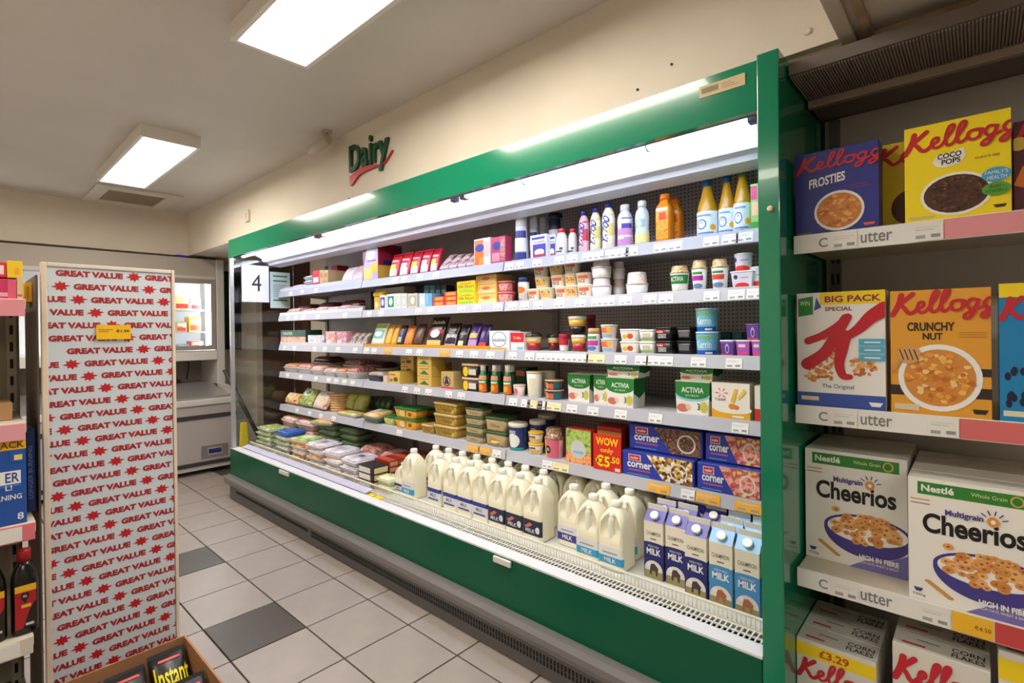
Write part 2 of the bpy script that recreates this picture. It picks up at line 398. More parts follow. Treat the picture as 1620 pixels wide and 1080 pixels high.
# ================================================================ THE DAIRY CHILLER
XR, XL = 0.0, -3.80
J1, J2 = -1.267, -2.533
MODS = ((XL + 0.012, J2), (J2, J1), (J1, XR))
YS, YK = 0.381, 0.82
SZ = {1: 1.627, 2: 1.430, 3: 1.190, 4: 0.965, 5: 0.694}
ZD = 0.384
M_GREEN = mat((0, 126, 90), 0.16, coat=0.3); M_GREENB = mat((0, 88, 60), 0.26, spec=0.3)
M_WH = mat((228, 228, 230), 0.4); M_GREY = mat((150, 148, 150), 0.45); M_RAIL = mat((186, 186, 196), 0.35)
fr = thing('dairy_chiller', 'long open green dairy chiller with lit canopy along the wall', 'refrigerator', (0, 0, 0))
obj('end_panel', box(BM(), XR + .001, 0.055, 0, 0.92, 0.0, 2.0298, 0.003), M_GREEN, fr)['label'] = 'tall glossy green end panel'
o = obj('screw', lathe(BM(), [(0.008, 0), (0.008, .004), (.004, .007)], 12), mat((222, 200, 176), .4), fr, hit(1219, 330, 1, 0)); o.rotation_euler = (math.pi / 2, 0, 0)
can = obj('canopy', prism(BM(), [(0, 1.8803), (.005, 2.018), (.024, 2.018), (.024, 1.8803)], XL - .012, XR), M_GREEN, fr); can['label'] = 'green canopy front'
obj('roof', box(BM(), XL, XR, 0.024, 0.92, 1.9568, 2.0018), M_GREY, fr)
st = BM(); box(st, -.153, -.028, 0.0012, 0.0062, 1.9608, 1.9938); st_o = obj('asset_sticker', st, mat((206, 184, 140), .5), can)
A = Art(); k = mat((70, 60, 50), .6)
for i in range(16): A.rect(-.146 + i * .003, 1.9708, -.1445 + i * .003, 1.9868, k)
for i in range(3): A.rect(-.09, 1.9708 + i * .006, -.045 - .01 * i, 1.9728 + i * .006, mat((150, 130, 96), .6))
A.build('barcode_print', can, lambda x, y, l: (x, 0.0008, y))
# lamp bay under the canopy
prof = [(.024, 1.8888), (.05, 1.9118), (.12, 1.9268), (.20, 1.9118), (.252, 1.8888), (.252, 1.9568), (.024, 1.9568)]
obj('reflector', prism(BM(), prof, XL + .012, XR), mat((240, 242, 248), .35), fr)
obj('lower_lip', prism(BM(), [(.024, 1.8798), (.036, 1.8798), (.036, 1.8928), (.024, 1.8928)], XL, XR), mat((60, 60, 66), .5), fr)
dp = [(.254, 1.9568), (.254, 1.8728), (.262, 1.8648), (.30, 1.8588), (.31, 1.8418), (.40, 1.8328), (.42, 1.9568)]
obj('air_duct', prism(BM(), dp, XL + .012, XR), mat((206, 206, 212), .4), fr)
TM = emit((226, 236, 255), TUBE)
for a, c in MODS:
    tb = obj('fluorescent_tube', tube(BM(), [(a + .05, .085, 1.8948), (c - .04, .085, 1.8948)], .013, 12), TM, fr)
    for x in (a + .035, c - .03): obj('tube_holder', box(BM(), x - .015, x + .015, .068, .102, 1.8788, 1.9268, .003), mat((70, 66, 90), .5), tb)
    for q in (.3, .72):
        x = a + (c - a) * q; b = tube(BM(), [(x + .017 * 0, .085 + .017 * math.cos(t_), 1.8948 + .017 * math.sin(t_)) for t_ in [i * .5 for i in range(13)]], .003, 6)
        obj('tube_clip', b, mat((90, 90, 100), .4), tb)
tb = obj('fluorescent_tube', tube(BM(), [(XL + .06, .243, 1.8788), (XR - .01, .243, 1.8788)], .007, 8), TM, fr)
# back, ceiling, base
M_PERF = dots((200, 192, 190), (112, 106, 108), 0.017, .24)
for n, (a, c) in enumerate(MODS):
    obj('back_panel', box(BM(), a, c, YK, YK + .02, ZD - .02, 1.9568), M_PERF if n == 2 else mat((198, 190, 184), .5, var=.06), fr)
for x in (XL + .03, J2, J1, XR - .02): obj('upright', box(BM(), x - .018, x + .018, YK - .014, YK, ZD, 1.8768), M_GREY, fr)
obj('deck', box(BM(), XL + .012, XR, .128, YK, ZD - .02, ZD), mat((216, 216, 212), 0.412), fr)
obj('body_back', box(BM(), XL, XR, YK + .022, .92, 0.05, 1.9568), M_GREY, fr)
obj('tank', box(BM(), XL, XR, .035, YK + .02, .02, ZD - .045), mat((90, 90, 90), .5), fr)
bp = obj('front_panel', box(BM(), XL - .03, XR, 0, .034, .183, 0.386, .003), M_GREENB, fr); bp['label'] = 'dark green lower front panel'
for xa, xb in ((-.994, -.902), (-2.943, -2.81)): obj('ticket_clip', box(BM(), xa, xb, -.012, -.0005, 0.357, 0.382, .003), mat((222, 220, 212), 0.412), bp)
lp = [(0, 0.386), (0, 0.393), (.05, 0.397), (.058, 0.395), (.058, 0.378), (.034, 0.378)]
obj('front_lip', prism(BM(), lp, XL - .025, XR), mat((226, 226, 232), 0.362), fr)
cs = [(-.005, .188), (-.03, .184), (-.046, .168), (-.05, .148), (-.042, .126), (-.02, .114), (.02, .112), (.03, .188)]
obj('bumper', prism(BM(), cs, XL - .035, XR + .05), mat((112, 108, 106), 0.362), fr)
kp = obj('kick_plate', box(BM(), XL - .01, XR + .05, -.012, .02, 0.006, .114), mat((100, 98, 96), 0.412, .3), fr)
b = BM(); box(b, XL + .12, J2 - .02, -.0135, -.011, .068, .086)
for a, c in ((J2 + .03, XR),):
    n = int((c - a) / .016)
    for i in range(n):
        box(b, a + i * .016, a + i * .016 + .009, -.0135, -.011, .05, .066); box(b, a + i * .016, a + i * .016 + .009, -.0135, -.011, .07, .088)
o = obj('vent_slots', b, mat((24, 22, 22), .7), kp); o['kind'] = 'stuff'
obj('grille_shade_sheet', box(BM(), XL + .012, XR, .06, .126, .340, .343), mat((10, 10, 11), .9), fr)  # black sheet: shade of the deep recess below the slots, put into its colour
for n, (a, c) in enumerate(MODS):
    b = BM(); k = int((c - a) / .0155)
    for i in range(k + 1): box(b, a + i * .0155, a + i * .0155 + .0048, .058, .128, 0.384, 0.388)
    for y in (.058, .090, .122): box(b, a, c, y, y + .006, 0.3845, 0.3886)
    o = obj('air_grille', b, mat((224, 222, 216), 0.412), fr); o['kind'] = 'stuff'
    b = BM(); n2 = int((c - a) / .0135); zt = 0.424
    for i in range(n2 + 1): tube(b, [(a + .01 + i * .0135, .134, 0.386), (a + .01 + i * .0135, .134, zt - .002)], .0016, 5)
    box(b, a + .004, c - .004, .130, .139, zt - .004, zt + .003, .001); box(b, a + .004, c - .004, .131, .138, 0.386, 0.392)
    o = obj('wire_fence', b, mat((232, 226, 208), 0.412), fr); o['kind'] = 'stuff'
# lavender ticket strip and cards on the lip at the far end
b = BM(); prism(b, [(.060, .398), (.062, .401), (.108, .412), (.108, .409)], XL + .05, -2.02)
obj('ticket_strip', b, mat((196, 192, 216), 0.362), fr)
for x in (-2.0268, -1.9568): obj('ticket_card', box(BM(), x, x + .06, .06, .1, 0.39, 0.392), mat((240, 206, 20), .5), fr)
# glass end and its posts
GL = glass((250, 252, 252), .34)
obj('glass_end', box(BM(), XL, XL + .006, .03, .52, 0.397, 1.8768), GL, fr)['label'] = 'clear glass end panel'
b = BM(); box(b, XL - .006, XL + .02, -.0005, .03, 0.388, 1.8803, .003); obj('corner_post', b, mat((190, 188, 190), .3, .6), fr)
# shelves
def ticket(wd, base, small=True):
    A = Art(); h = .036
    A.rect(-wd / 2, 0, wd / 2, h, base, 0)
    A.rect(-wd * .4, .027, wd * .35, .029, mat((224, 210, 210), .6)); A.rect(-wd * .4, .022, wd * .2, .024, mat((206, 202, 204), .6))
    A.rect(-wd * .4, .005, -wd * .08, .012, mat((164, 162, 168), .6)); A.rect(wd * .1, .006, wd * .4, .013, mat((150, 148, 154), .6))
    o = A.build('ticket', None, lambda x, y, l: (x, -.0008 - l * .0004, y)); me = o.data; bpy.data.objects.remove(o)
    return me
tick_w = ticket(.055, mat((240, 238, 236), .5)); tick_y = ticket(.09, mat((246, 176, 30), .5)); tick_c = ticket(.09, mat((240, 232, 170), .5))
TK = {1: [460, 478, 500, 625, 640, 664, 690, 806, 822, 850, 885, 905, 930, 948, 965, 985, 1000, 1045, 1068, 1125, 1155, 1178],
      2: [456, 468, 480, 503, 546, 584, 603, 662, 682, 730, 755, 788, 811, 830, 852, 885, 918, 945, 963, 990, 1028, 1054, 1126, 1165, 1195],
      3: [450, 466, 498, 514, 535, 562, 580, 592, (614, 'y'), 647, 664, (704, 'y'), 727, 750, 776, 811, 838, 856, 872, 888, 905, 922, (942, 'c'), 982, 1015, 1033, 1054, 1105, 1161],
      4: [455, 476, 500, 520, 532, 545, 558, 641, 660, 678, 710, 730, 812, 832, (846, 'c'), 858, (875, 'c'), 905, 938, 982, 1037, 1171],
      5: [470, 490, 508, 528, 632, (749, 'y'), (767, 'y'), 786, 866, (887, 'c'), (1042, 'y'), 1089, (1119, 'y'), (1184, 'y')]}
M_SH = mat((206, 204, 206), .45)
for r, z in SZ.items():
    for n, (a, c) in enumerate(MODS):
        sh = obj('shelf', box(BM(), a + .003, c - .003, YS + .012, YK - .002, z - .022, z), M_SH, fr)
        b = BM(); prism(b, [(YS + .014, z + .003), (YS + .006, z + .003), (YS - .004, z - .045), (YS + .004, z - .047), (YS + .014, z - .03)], a + .004, c - .004)
        obj('price_rail', b, M_RAIL, sh)
        for x in (a + .02, c - .02): obj('bracket', prism(BM(), [(YS + .06, z - .022), (YK - .016, z - .022), (YK - .016, z - .05)], x - .004, x + .004), mat((190, 188, 186), .45), sh)
        if n == 0 and r < 4:
            obj('riser_lip', prism(BM(), [(YS + .0085, z + .003), (YS + .0135, z + .003), (YS + .0135, z + .024), (YS + .0085, z + .024)], a + .01, c - .005), mat((214, 214, 216), .3), sh)
        for q in TK[r]:
            u, kk = q if isinstance(q, tuple) else (q, 'w')
            x = xat(u, YS, z - .02)
            if a < x - .03 and x + .03 < c:
                me = {'w': tick_w, 'y': tick_y, 'c': tick_c}[kk]
                o = obj('price_ticket', me, None, sh, (x, YS - .0045, z - .042)); o.rotation_euler = (-.2, 0, 0)
sign_y = XL + .010

# ================================================================ PRODUCT BUILDERS (front at local y = 0, base at z = 0)
def M_(c, rough=.38): return c if isinstance(c, bpy.types.Material) else mat(c, rough)
def art_of(w_, h_, spec, n=1):
    A = Art(); A.step = .00016
    for l, q in enumerate(spec, 1):      # painter's order: each item one layer above the one before
        k = q[0]
        if k == 'r': A.rect(q[1] * w_, q[2] * h_, q[3] * w_, q[4] * h_, M_(q[5]), l, n)
        elif k == 'e': A.ell(q[1] * w_, q[2] * h_, q[3] * w_, q[4] * h_, M_(q[5]), l)
        elif k == 'p': A.poly([(a * w_, b * h_) for a, b in q[1]], M_(q[2]), l)
        elif k == 't': A.text(q[1], q[2] * w_, q[3] * h_, q[4] * w_, q[5] * h_, M_(q[6]), l, bold=min(.03, q[8]) if len(q) > 8 else .015, res=2)
        elif k == 'tv':      # reads upwards, a little tilted
            V, F = text_geo(q[1], .045, 3); x0, y0, x1, y1 = q[2] * w_, q[3] * h_, q[4] * w_, q[5] * h_
            A.geo([(x1 - (x1 - x0) * (.75 * b - .25 * a + .25), y0 + (y1 - y0) * (.85 * a + .15 * b)) for a, b in V], F, M_(q[6]), l)
        elif k == 'ta': A.text(q[1], q[2] * w_, q[3] * h_, q[4] * w_, q[5] * h_, M_(q[6]), l, bold=.03, slope=q[7], res=2)
    return A
def P_box(loc, w_, h_, d_, col, name, label, cat, spec=None, group=None, rz=0.0, body='carton', side=None, top=None, rx=0.0):
    t = thing(name, label, cat, loc, rz, group); t.rotation_euler.x = rx
    obj(body, box(BM(), -w_ / 2, w_ / 2, 0, d_, 0, h_, min(.0018, w_ * .04)), M_(col), t)
    if spec: art_of(w_, h_, spec).build('front_print', t, flat(w_))
    if side: art_of(d_, h_, side).build('side_print', t, lambda x, y, l: (w_ / 2 + .0003 + l * .0004, x, y))
    if top: art_of(w_, d_, top).build('top_print', t, lambda x, y, l: (x - w_ / 2, y, h_ + .0003 + l * .0004))
    return t
def P_bag(loc, w_, h_, d_, col, name, label, cat, spec=None, group=None, rz=0.0, lean=0.25, seal=None):
    t = thing(name, label, cat, (loc[0], loc[1], loc[2] + d_ * math.sin(lean) * .9), rz, group); t.rotation_euler.x = -lean
    b = BM(); rings = []
    for i in range(9):
        s = i / 8; th = d_ * (.10 + .90 * math.sin(math.pi * min(1, max(0, .06 + s * .90))) ** .6); ww = w_ * (1 - .06 * math.sin(math.pi * s))
        rings.append([(ww / 2 * math.copysign(abs(math.cos(a)) ** .45, math.cos(a)), d_ / 2 + th / 2 * math.copysign(abs(math.sin(a)) ** .8, math.sin(a)), h_ * (.03 + .92 * s)) for a in [2 * math.pi * k / 16 for k in range(16)]])
    loft(b, rings); obj('pouch', b, M_(col, .28), t)
    obj('top_seal', box(BM(), -w_ / 2, w_ / 2, d_ / 2 - .0012, d_ / 2 + .0012, h_ * .93, h_), M_(seal or col, .3), t)
    if spec:
        def fn(x, y, l):
            s = (y / h_ - .03) / .92; th = d_ * (.10 + .90 * math.sin(math.pi * min(1, max(0, .06 + s * .90))) ** .6); q = min(1, abs(x - w_ / 2) / (w_ * .5))
            return ((x - w_ / 2) * .97, d_ / 2 - th / 2 * (1 - q ** 4.4) ** .36 - .0014 - l * .0005, y)
        art_of(w_, h_, spec, 8).build('front_print', t, fn)
    return t
def P_tub(loc, r, h_, col, lid, name, label, cat, spec=None, group=None, taper=.82, lid_h=.1, dome=0, body='pot', n=32):
    t = thing(name, label, cat, (loc[0], loc[1] + r, loc[2]), 0, group); hb = h_ * (1 - lid_h)
    R = lambda z: r * (taper + (1 - taper) * z / hb) * .96
    obj(body, lathe(BM(), [(R(0) * .94, 0), (R(0), .002), (R(hb), hb)], n), M_(col, .3), t)
    if dome: obj('lid', lathe(BM(), [(r, hb - .001), (r, hb + .004), (r * .86, hb + .006), (r * .8, h_ - .004), (r * .72, h_)], n), M_(lid, .2), t)
    else: obj('lid', lathe(BM(), [(r, hb - .001), (r, h_ - .002), (r * .95, h_)], n), M_(lid, .35), t)
    if spec:
        W = math.pi * r * .9
        art_of(W, hb, spec, 24).build('label_print', t, lambda x, y, l: ((R(y) + .0005 + l * .0006) * math.sin((x - W / 2) / r), -(R(y) + .0005 + l * .0006) * math.cos((x - W / 2) / r), y))
    return t
def P_rtub(loc, w_, h_, d_, col, lid, name, label, cat, spec=None, group=None, rz=0.0, taper=.86, lid_h=.16):
    t = thing(name, label, cat, loc, rz, group); hb = h_ * (1 - lid_h); k = lambda s: [(x, y) for x, y in rrect(w_ * s, d_ * s, min(w_, d_) * .12 * s)]
    obj('pot', loft(BM(), [[(x, y + d_ / 2, 0) for x, y in k(taper * .96)], [(x, y + d_ / 2, hb) for x, y in k(.96)]]), M_(col, .32), t)
    obj('lid', loft(BM(), [[(x, y + d_ / 2, hb - .001) for x, y in k(1)], [(x, y + d_ / 2, h_ - .003) for x, y in k(1)], [(x, y + d_ / 2, h_) for x, y in k(.95)]]), M_(lid, .35), t)
    if spec:
        def fn(x, y, l):
            s = .96 * (taper + (1 - taper) * y / hb); return ((x - w_ / 2) * s * .93, d_ / 2 - d_ / 2 * s - .0006 - l * .0004, y)
        art_of(w_, hb, spec).build('front_print', t, fn)
    return t
def P_bottle(loc, r, h_, col, cap, name, label, cat, spec=None, group=None, prof=None, lab=(.1, .6), cap_h=.1, n=32, capr=.42):
    t = thing(name, label, cat, (loc[0], loc[1] + r, loc[2]), 0, group); hb = h_ * (1 - cap_h)
    prof = prof or [(.92, 0), (1, .02), (1, .62), (.9, .72), (.62, .86), (.4, .95), (.4, 1)]
    obj('bottle', lathe(BM(), [(a * r, z * hb) for a, z in prof], n), M_(col, .2), t)
    obj('cap', lathe(BM(), [(capr * r, hb - .004), (capr * r, h_ - .003), (capr * r * .9, h_)], n), M_(cap, .35), t)
    if spec:
        z0, z1 = lab[0] * hb, lab[1] * hb; W = math.pi * r * .95; hh = z1 - z0
        def R(y):
            z = (z0 + y) / hb
            for (a, p), (b_, q) in zip(prof, prof[1:]):
                if p <= z <= q and q > p: return r * (a + (b_ - a) * (z - p) / (q - p))
            return r
        art_of(W, hh, spec, 24).build('label_print', t, lambda x, y, l: ((R(y) + .0006 + l * .0006) * math.sin((x - W / 2) / r), -(R(y) + .0006 + l * .0006) * math.cos((x - W / 2) / r), z0 + y))
    return t
def P_pack(loc, w_, h_, d_, col, name, label, cat, spec=None, group=None, rz=0.0, film=None, rx=0.0):
    """flat sealed pack: thin tray rim with a bulging top; spec is printed on its top"""
    t = thing(name, label, cat, loc, rz, group); t.rotation_euler.x = rx
    k = lambda s: rrect(w_ * s, d_ * s, min(w_, d_) * .14 * s)
    obj('tray', loft(BM(), [[(x, y + d_ / 2, 0) for x, y in k(.84)], [(x, y + d_ / 2, h_ * .5) for x, y in k(.96)], [(x, y + d_ / 2, h_ * .55) for x, y in k(1)], [(x, y + d_ / 2, h_ * .6) for x, y in k(1)]]), M_(film or (214, 210, 206), .25), t)
    obj('contents', loft(BM(), [[(x, y + d_ / 2, h_ * .6) for x, y in k(.92)], [(x, y + d_ / 2, h_ * .86) for x, y in k(.84)], [(x, y + d_ / 2, h_) for x, y in k(.6)]]), M_(col, .25), t)
    if spec: art_of(w_, d_, spec).build('top_label', t, lambda x, y, l: ((x - w_ / 2) * .55, d_ / 2 + (y - d_ / 2) * .55, h_ + .0006 + l * .0004))
    return t

def FB(Y, Z, u0, u1, vt):
    """front rectangle seen from column u0 to u1 with its top at row vt, standing at (Y, Z)"""
    x0, x1 = xat(u0, Y, Z), xat(u1, Y, Z)
    if Y > .3: x1 = min(x1, -.004)          # inside the chiller: stop at its end panel
    return ((x0 + x1) / 2, Y, Z), x1 - x0, zat((u0 + u1) / 2, vt, Y) - Z
def FR(Y, Z, u0, u1, vt):
    r = .03
    for _ in range(4):
        yc = Y + r; a, b_ = xat(u0, yc, Z), xat(u1, yc, Z); xm = (a + b_) / 2
        c = (yc - CAM.y) / math.hypot(xm - CAM.x, yc - CAM.y); r = (b_ - a) * c / 2
    return (xm, Y, Z), r, zat((u0 + u1) / 2, vt, Y + r) - Z
YF = YS + .016
def row(r, ins=0.0): return YF + ins, SZ[r] + .0006
def B(r, u0, u1, vt, d_, col, name, label, cat, spec=None, ins=0.0, n=1, group=None, side=None, **kw):
    """carton (or n-high stack) on shelf r"""
    Y, Z = row(r, ins); loc, w_, h_ = FB(Y, Z, u0, u1, vt); out = []
    for i in range(n):
        lb = label if isinstance(label, str) else label[i]
        out.append(P_box((loc[0], Y, Z + h_ / n * i), w_ * .985, h_ / n - (.0008 if n > 1 else 0), d_, col, name, lb, cat, spec, group, side=side, **kw))
    return out
def RD(r, u0, u1, vt, col, lid, name, label, cat, spec=None, ins=0.0, n=1, group=None, **kw):
    Y, Z = row(r, ins); loc, rr, h_ = FR(Y, Z, u0, u1, vt)
    for i in range(n):
        lb = label if isinstance(label, str) else label[i]
        P_tub((loc[0], Y, Z + h_ / n * i), rr, h_ / n - (.0008 if n > 1 else 0), col, lid, name, lb, cat, spec, group, **kw)
def RT_(r, u0, u1, vt, d_, col, lid, name, label, cat, spec=None, ins=0.0, n=1, group=None, **kw):
    Y, Z = row(r, ins); loc, w_, h_ = FB(Y, Z, u0, u1, vt)
    for i in range(n):
        lb = label if isinstance(label, str) else label[i]
        P_rtub((loc[0], Y, Z + h_ / n * i), w_ * .985, h_ / n - (.0008 if n > 1 else 0), d_, col, lid, name, lb, cat, spec, group, **kw)
def BT(r, u0, u1, vt, col, cap, name, label, cat, spec=None, ins=0.0, group=None, **kw):
    Y, Z = row(r, ins); loc, rr, h_ = FR(Y, Z, u0, u1, vt); return P_bottle(loc, rr, h_, col, cap, name, label, cat, spec, group, **kw)
def BG(r, u0, u1, vt, d_, col, name, label, cat, spec=None, ins=0.0, group=None, **kw):
    Y, Z = row(r, ins); loc, w_, h_ = FB(Y, Z, u0, u1, vt); return P_bag(loc, w_ * .97, h_, d_, col, name, label, cat, spec, group, **kw)
def PK(r, u0, u1, h_, d_, col, name, label, cat, spec=None, ins=0.0, group=None, zb=0.0, **kw):
    Y, Z = row(r, ins); x0, x1 = xat(u0, Y, Z), xat(u1, Y, Z); return P_pack(((x0 + x1) / 2, Y, Z + zb), (x1 - x0) * .98, h_, d_, col, name, label, cat, spec, group, **kw)

MEAT = [(236, 190, 186), (214, 128, 124), (240, 214, 206), (168, 78, 72)]
HAM = mott(MEAT, 22); BACON = mott([(170, 70, 66), (226, 170, 160), (140, 52, 50), (240, 214, 206)], 30); DARKM = mott([(60, 26, 26), (104, 44, 42), (150, 80, 70)], 24)
GREENV = mott([(120, 160, 60), (196, 206, 120), (70, 110, 40), (236, 226, 190)], 26); ORV = mott([(226, 120, 50), (244, 190, 90), (250, 226, 190), (196, 70, 40)], 26)
BERRY = mott([(200, 40, 50), (240, 240, 240), (228, 120, 120)], 30)

# ================================================================ SHELF 1 (top)
s1 = 'top chiller shelf'
for u0, u1, h_, col, lb in ((443, 458, .04, HAM, 'pale pink sealed pack at the glass end of the top chiller shelf'), (459, 476, .045, mott([(240, 236, 240), (214, 190, 200), (180, 120, 130)], 20), 'white and pink sealed pack, second from the glass end on the top shelf')):
    PK(1, u0, u1, h_, .16, col, 'sealed_pack', lb, 'food pack')
for i in range(3): PK(1, 478, 494, .034, .16, mott([(150, 170, 214), (240, 240, 244), (40, 60, 120)], 30), 'sliced_pack', ['lowest', 'middle', 'uppermost'][i] + ' pack of the blue and white stack on the top shelf', 'food pack', zb=.0345 * i, group='blue and white packs')
B(1, 495, 505, 428, .14, (206, 34, 48), 'snack_carton', 'narrow red carton left of the tan cartons on the top shelf', 'carton', [('r', .1, .3, .9, .6, WHITE)])
for i, (a, c) in enumerate(((505.5, 512), (512.5, 519))): B(1, a, c, 427, .14, (206, 170, 120), 'snack_carton', 'tan carton on the top shelf, ' + ['left', 'right'][i] + ' of the pair beside the red one', 'carton', [('r', .15, .55, .85, .85, (180, 130, 80))])
B(1, 524, 534, 420, .1, (176, 28, 44), 'snack_carton', 'dark red carton behind the grey bag on the top shelf', 'carton', [('r', .1, .2, .9, .4, YEL)], ins=.16)
BG(1, 536, 553, 420, .05, mott([(210, 206, 214), (236, 206, 206), (170, 160, 170)], 14), 'clear_bag', 'clear grey bag slumped on the top shelf beside the dark red carton', 'food bag', lean=.5)
BG(1, 553, 570, 416, .05, mott([(236, 214, 204), (214, 170, 160), (190, 186, 190)], 14), 'clear_bag', 'clear pink bag slumped on the top shelf beside the tall purple box', 'food bag', lean=.5)
B(1, 574, 599, 387, .19, (150, 24, 48), 'cheese_snack_box', 'tall red display box with lilac and yellow front on the top shelf', 'carton',
  [('r', .03, .02, .97, .98, (196, 176, 220)), ('p', [(.03, .98), (.3, .98), (.12, .5), (.03, .4)], (150, 60, 110)), ('e', .52, .74, .3, .18, (226, 232, 250)), ('e', .5, .70, .12, .12, WHITE, 3), ('r', .3, .53, .85, .56, (90, 60, 170), 3), ('r', .08, .03, .62, .36, (238, 214, 120)), ('r', .62, .2, .94, .5, (244, 196, 40))], side=[('r', 0, .0, 1, .4, (208, 160, 60)), ('r', .2, .42, .8, .55, NAVY)])
for i, (a, c, vt) in enumerate(((612, 627, 400), (628, 644, 397), (645, 660, 395), (661, 676, 392), (677, 690, 391))):
    BG(1, a, c, vt, .035, (196, 28, 44), 'cheese_pouch', ['leftmost', 'second', 'third', 'fourth', 'rightmost'][i] + ' red snack pouch of the leaning row on the top shelf', 'snack pouch',
       [('r', .1, .02, .9, .3, (214, 206, 214)), ('r', .15, .25, .75, .5, (250, 206, 30) if i % 2 == 0 else (226, 200, 206), 2), ('t', 'Galtee', .15, .6, .88, .72, WHITE)], lean=.3, group='red pouches on the top shelf')
for i, (a, c) in enumerate(((692, 705), (706, 719), (720, 733), (734, 746))):
    BG(1, a, c, 392, .022, mott([(196, 160, 160), (226, 206, 206), (150, 96, 96), (110, 70, 66)], 24), 'ham_pouch', ['leftmost', 'second', 'third', 'rightmost'][i] + ' greyish pink ham pouch leaning back on the top shelf', 'food pouch', lean=.75, group='ham pouches on the top shelf')
B(1, 750, 776, 377, .04, (246, 240, 238), 'sausage_pack', 'white and orange pack with blue oval on the top shelf', 'food pack', [('r', .04, .03, .6, .95, (238, 120, 40)), ('e', .36, .66, .28, .15, (60, 60, 160), 3), ('r', .62, .3, .96, .9, (240, 190, 180)), ('r', .3, .05, .6, .3, (250, 160, 60), 2)])
B(1, 777, 800, 374, .05, (196, 60, 100), 'sausage_pack', 'deep pink pack with blue oval beside the cream cans', 'food pack', [('e', .4, .66, .28, .16, (60, 60, 150), 3), ('r', .06, .08, .6, .4, (240, 150, 170)), ('r', .66, .1, .96, .9, mott([(170, 90, 90), (220, 170, 160)], 60))])
for i, (a, c, vt, ins) in enumerate(((815, 836, 339, 0), (838, 852, 341, .09), (854, 866, 344, .16))):
    BT(1, a, c, vt, (238, 238, 242), (240, 240, 244), 'cream_can', ['nearest', 'middle', 'farthest'][i] + ' white and navy whipped cream can on the top shelf', 'can',
       [('r', 0, 0, 1, .98, (44, 52, 130)), ('r', .42, .34, .74, .6, WHITE, 2), ('r', 0, 0, .2, .98, (240, 240, 244), 2)], ins=ins, group='cream cans', prof=[(.9, 0), (1, .02), (1, .66), (.9, .68), (.9, 1)], cap_h=.28, capr=.86, lab=(.02, .9))
RD(1, 868, 891, 338, (238, 238, 240), (24, 28, 60), 'cream_tub', 'tall white cream tub with navy lid behind the red capped bottles', 'tub', [('r', .2, .1, .5, .62, NAVY), ('r', 0, .72, 1, .98, (28, 32, 70))], ins=.12, taper=.95)
for i, (a, c, ins) in enumerate(((839, 865, 0), (866, 879, .03))):
    B(1, a, c, 371, .07, WHITE, 'cream_carton', 'small white carton with violet panel on the top shelf, ' + ['front', 'rear'][i] + ' one', 'carton', [('r', .16, .04, .96, .6, (88, 70, 180)), ('e', .56, .25, .3, .14, (245, 240, 236), 3), ('r', .2, .06, .9, .16, (200, 60, 70), 2), ('r', .1, .8, .9, .9, (70, 76, 160)), ('t', 'Avonmore', .2, .65, .9, .75, (120, 130, 120))], ins=ins)
for i, (a, c) in enumerate(((880, 898), (899, 914))):
    BT(1, a, c, 362, (240, 236, 226), (222, 60, 66), 'cream_bottle', 'small cream bottle with red cap on the top shelf, ' + ['left', 'right'][i] + ' of the pair', 'bottle', [('r', .1, .1, .7, .22, (50, 60, 130)), ('r', .55, .3, .75, .5, (90, 90, 100))], ins=.01 + .03 * i, prof=[(.95, 0), (1, .03), (1, .7), (.85, .88), (.62, 1)], cap_h=.14, capr=.64)
YZP = [(.9, 0), (1, .03), (1, .3), (.92, .42), (.97, .6), (1, .72), (.85, .86), (.5, .97), (.5, 1)]
for i, (a, c, vt, col, c2) in enumerate(((916, 933, 334, (240, 190, 200), (206, 60, 80)), (934, 952, 329, (244, 236, 200), (220, 206, 120)), (953, 974, 321, (246, 242, 214), (222, 210, 130)))):
    t = BT(1, a, c, vt, col, (40, 50, 150), 'milkshake_bottle', ['pink milkshake bottle with blue cap, leftmost of the milkshakes', 'pale yellow milkshake bottle with blue cap beside the pink one', 'cream milkshake bottle with blue cap beside the purple drink bottle'][i], 'bottle',
           [('r', .6, .3, .95, .9, c2), ('tv', 'YAZOO', .24, .05, .74, .92, (52, 48, 150))], ins=.006 * (2 - i), prof=YZP, lab=(.06, .9), cap_h=.09, capr=.52, group='milkshake bottles')
BT(1, 977, 1002, 324, (232, 226, 240), (238, 236, 240), 'yogurt_drink_bottle', 'purple and white yogurt drink bottle with white cap', 'bottle', [('r', 0, 0, 1, .55, (206, 140, 196)), ('r', .5, .5, 1, .9, (80, 60, 160)), ('r', .3, .2, .6, .3, (240, 220, 240), 2)], prof=YZP, lab=(.05, .85), cap_h=.12, capr=.6)
BT(1, 1005, 1028, 318, (206, 226, 238), (240, 242, 246), 'yogurt_drink_bottle', 'pale blue and yellow yogurt drink bottle with white cap', 'bottle', [('r', 0, 0, 1, .3, (240, 226, 150)), ('r', .2, .5, .8, .75, (160, 200, 226)), ('e', .5, .6, .12, .1, (236, 226, 170))], prof=YZP, lab=(.05, .85), cap_h=.12, capr=.6)
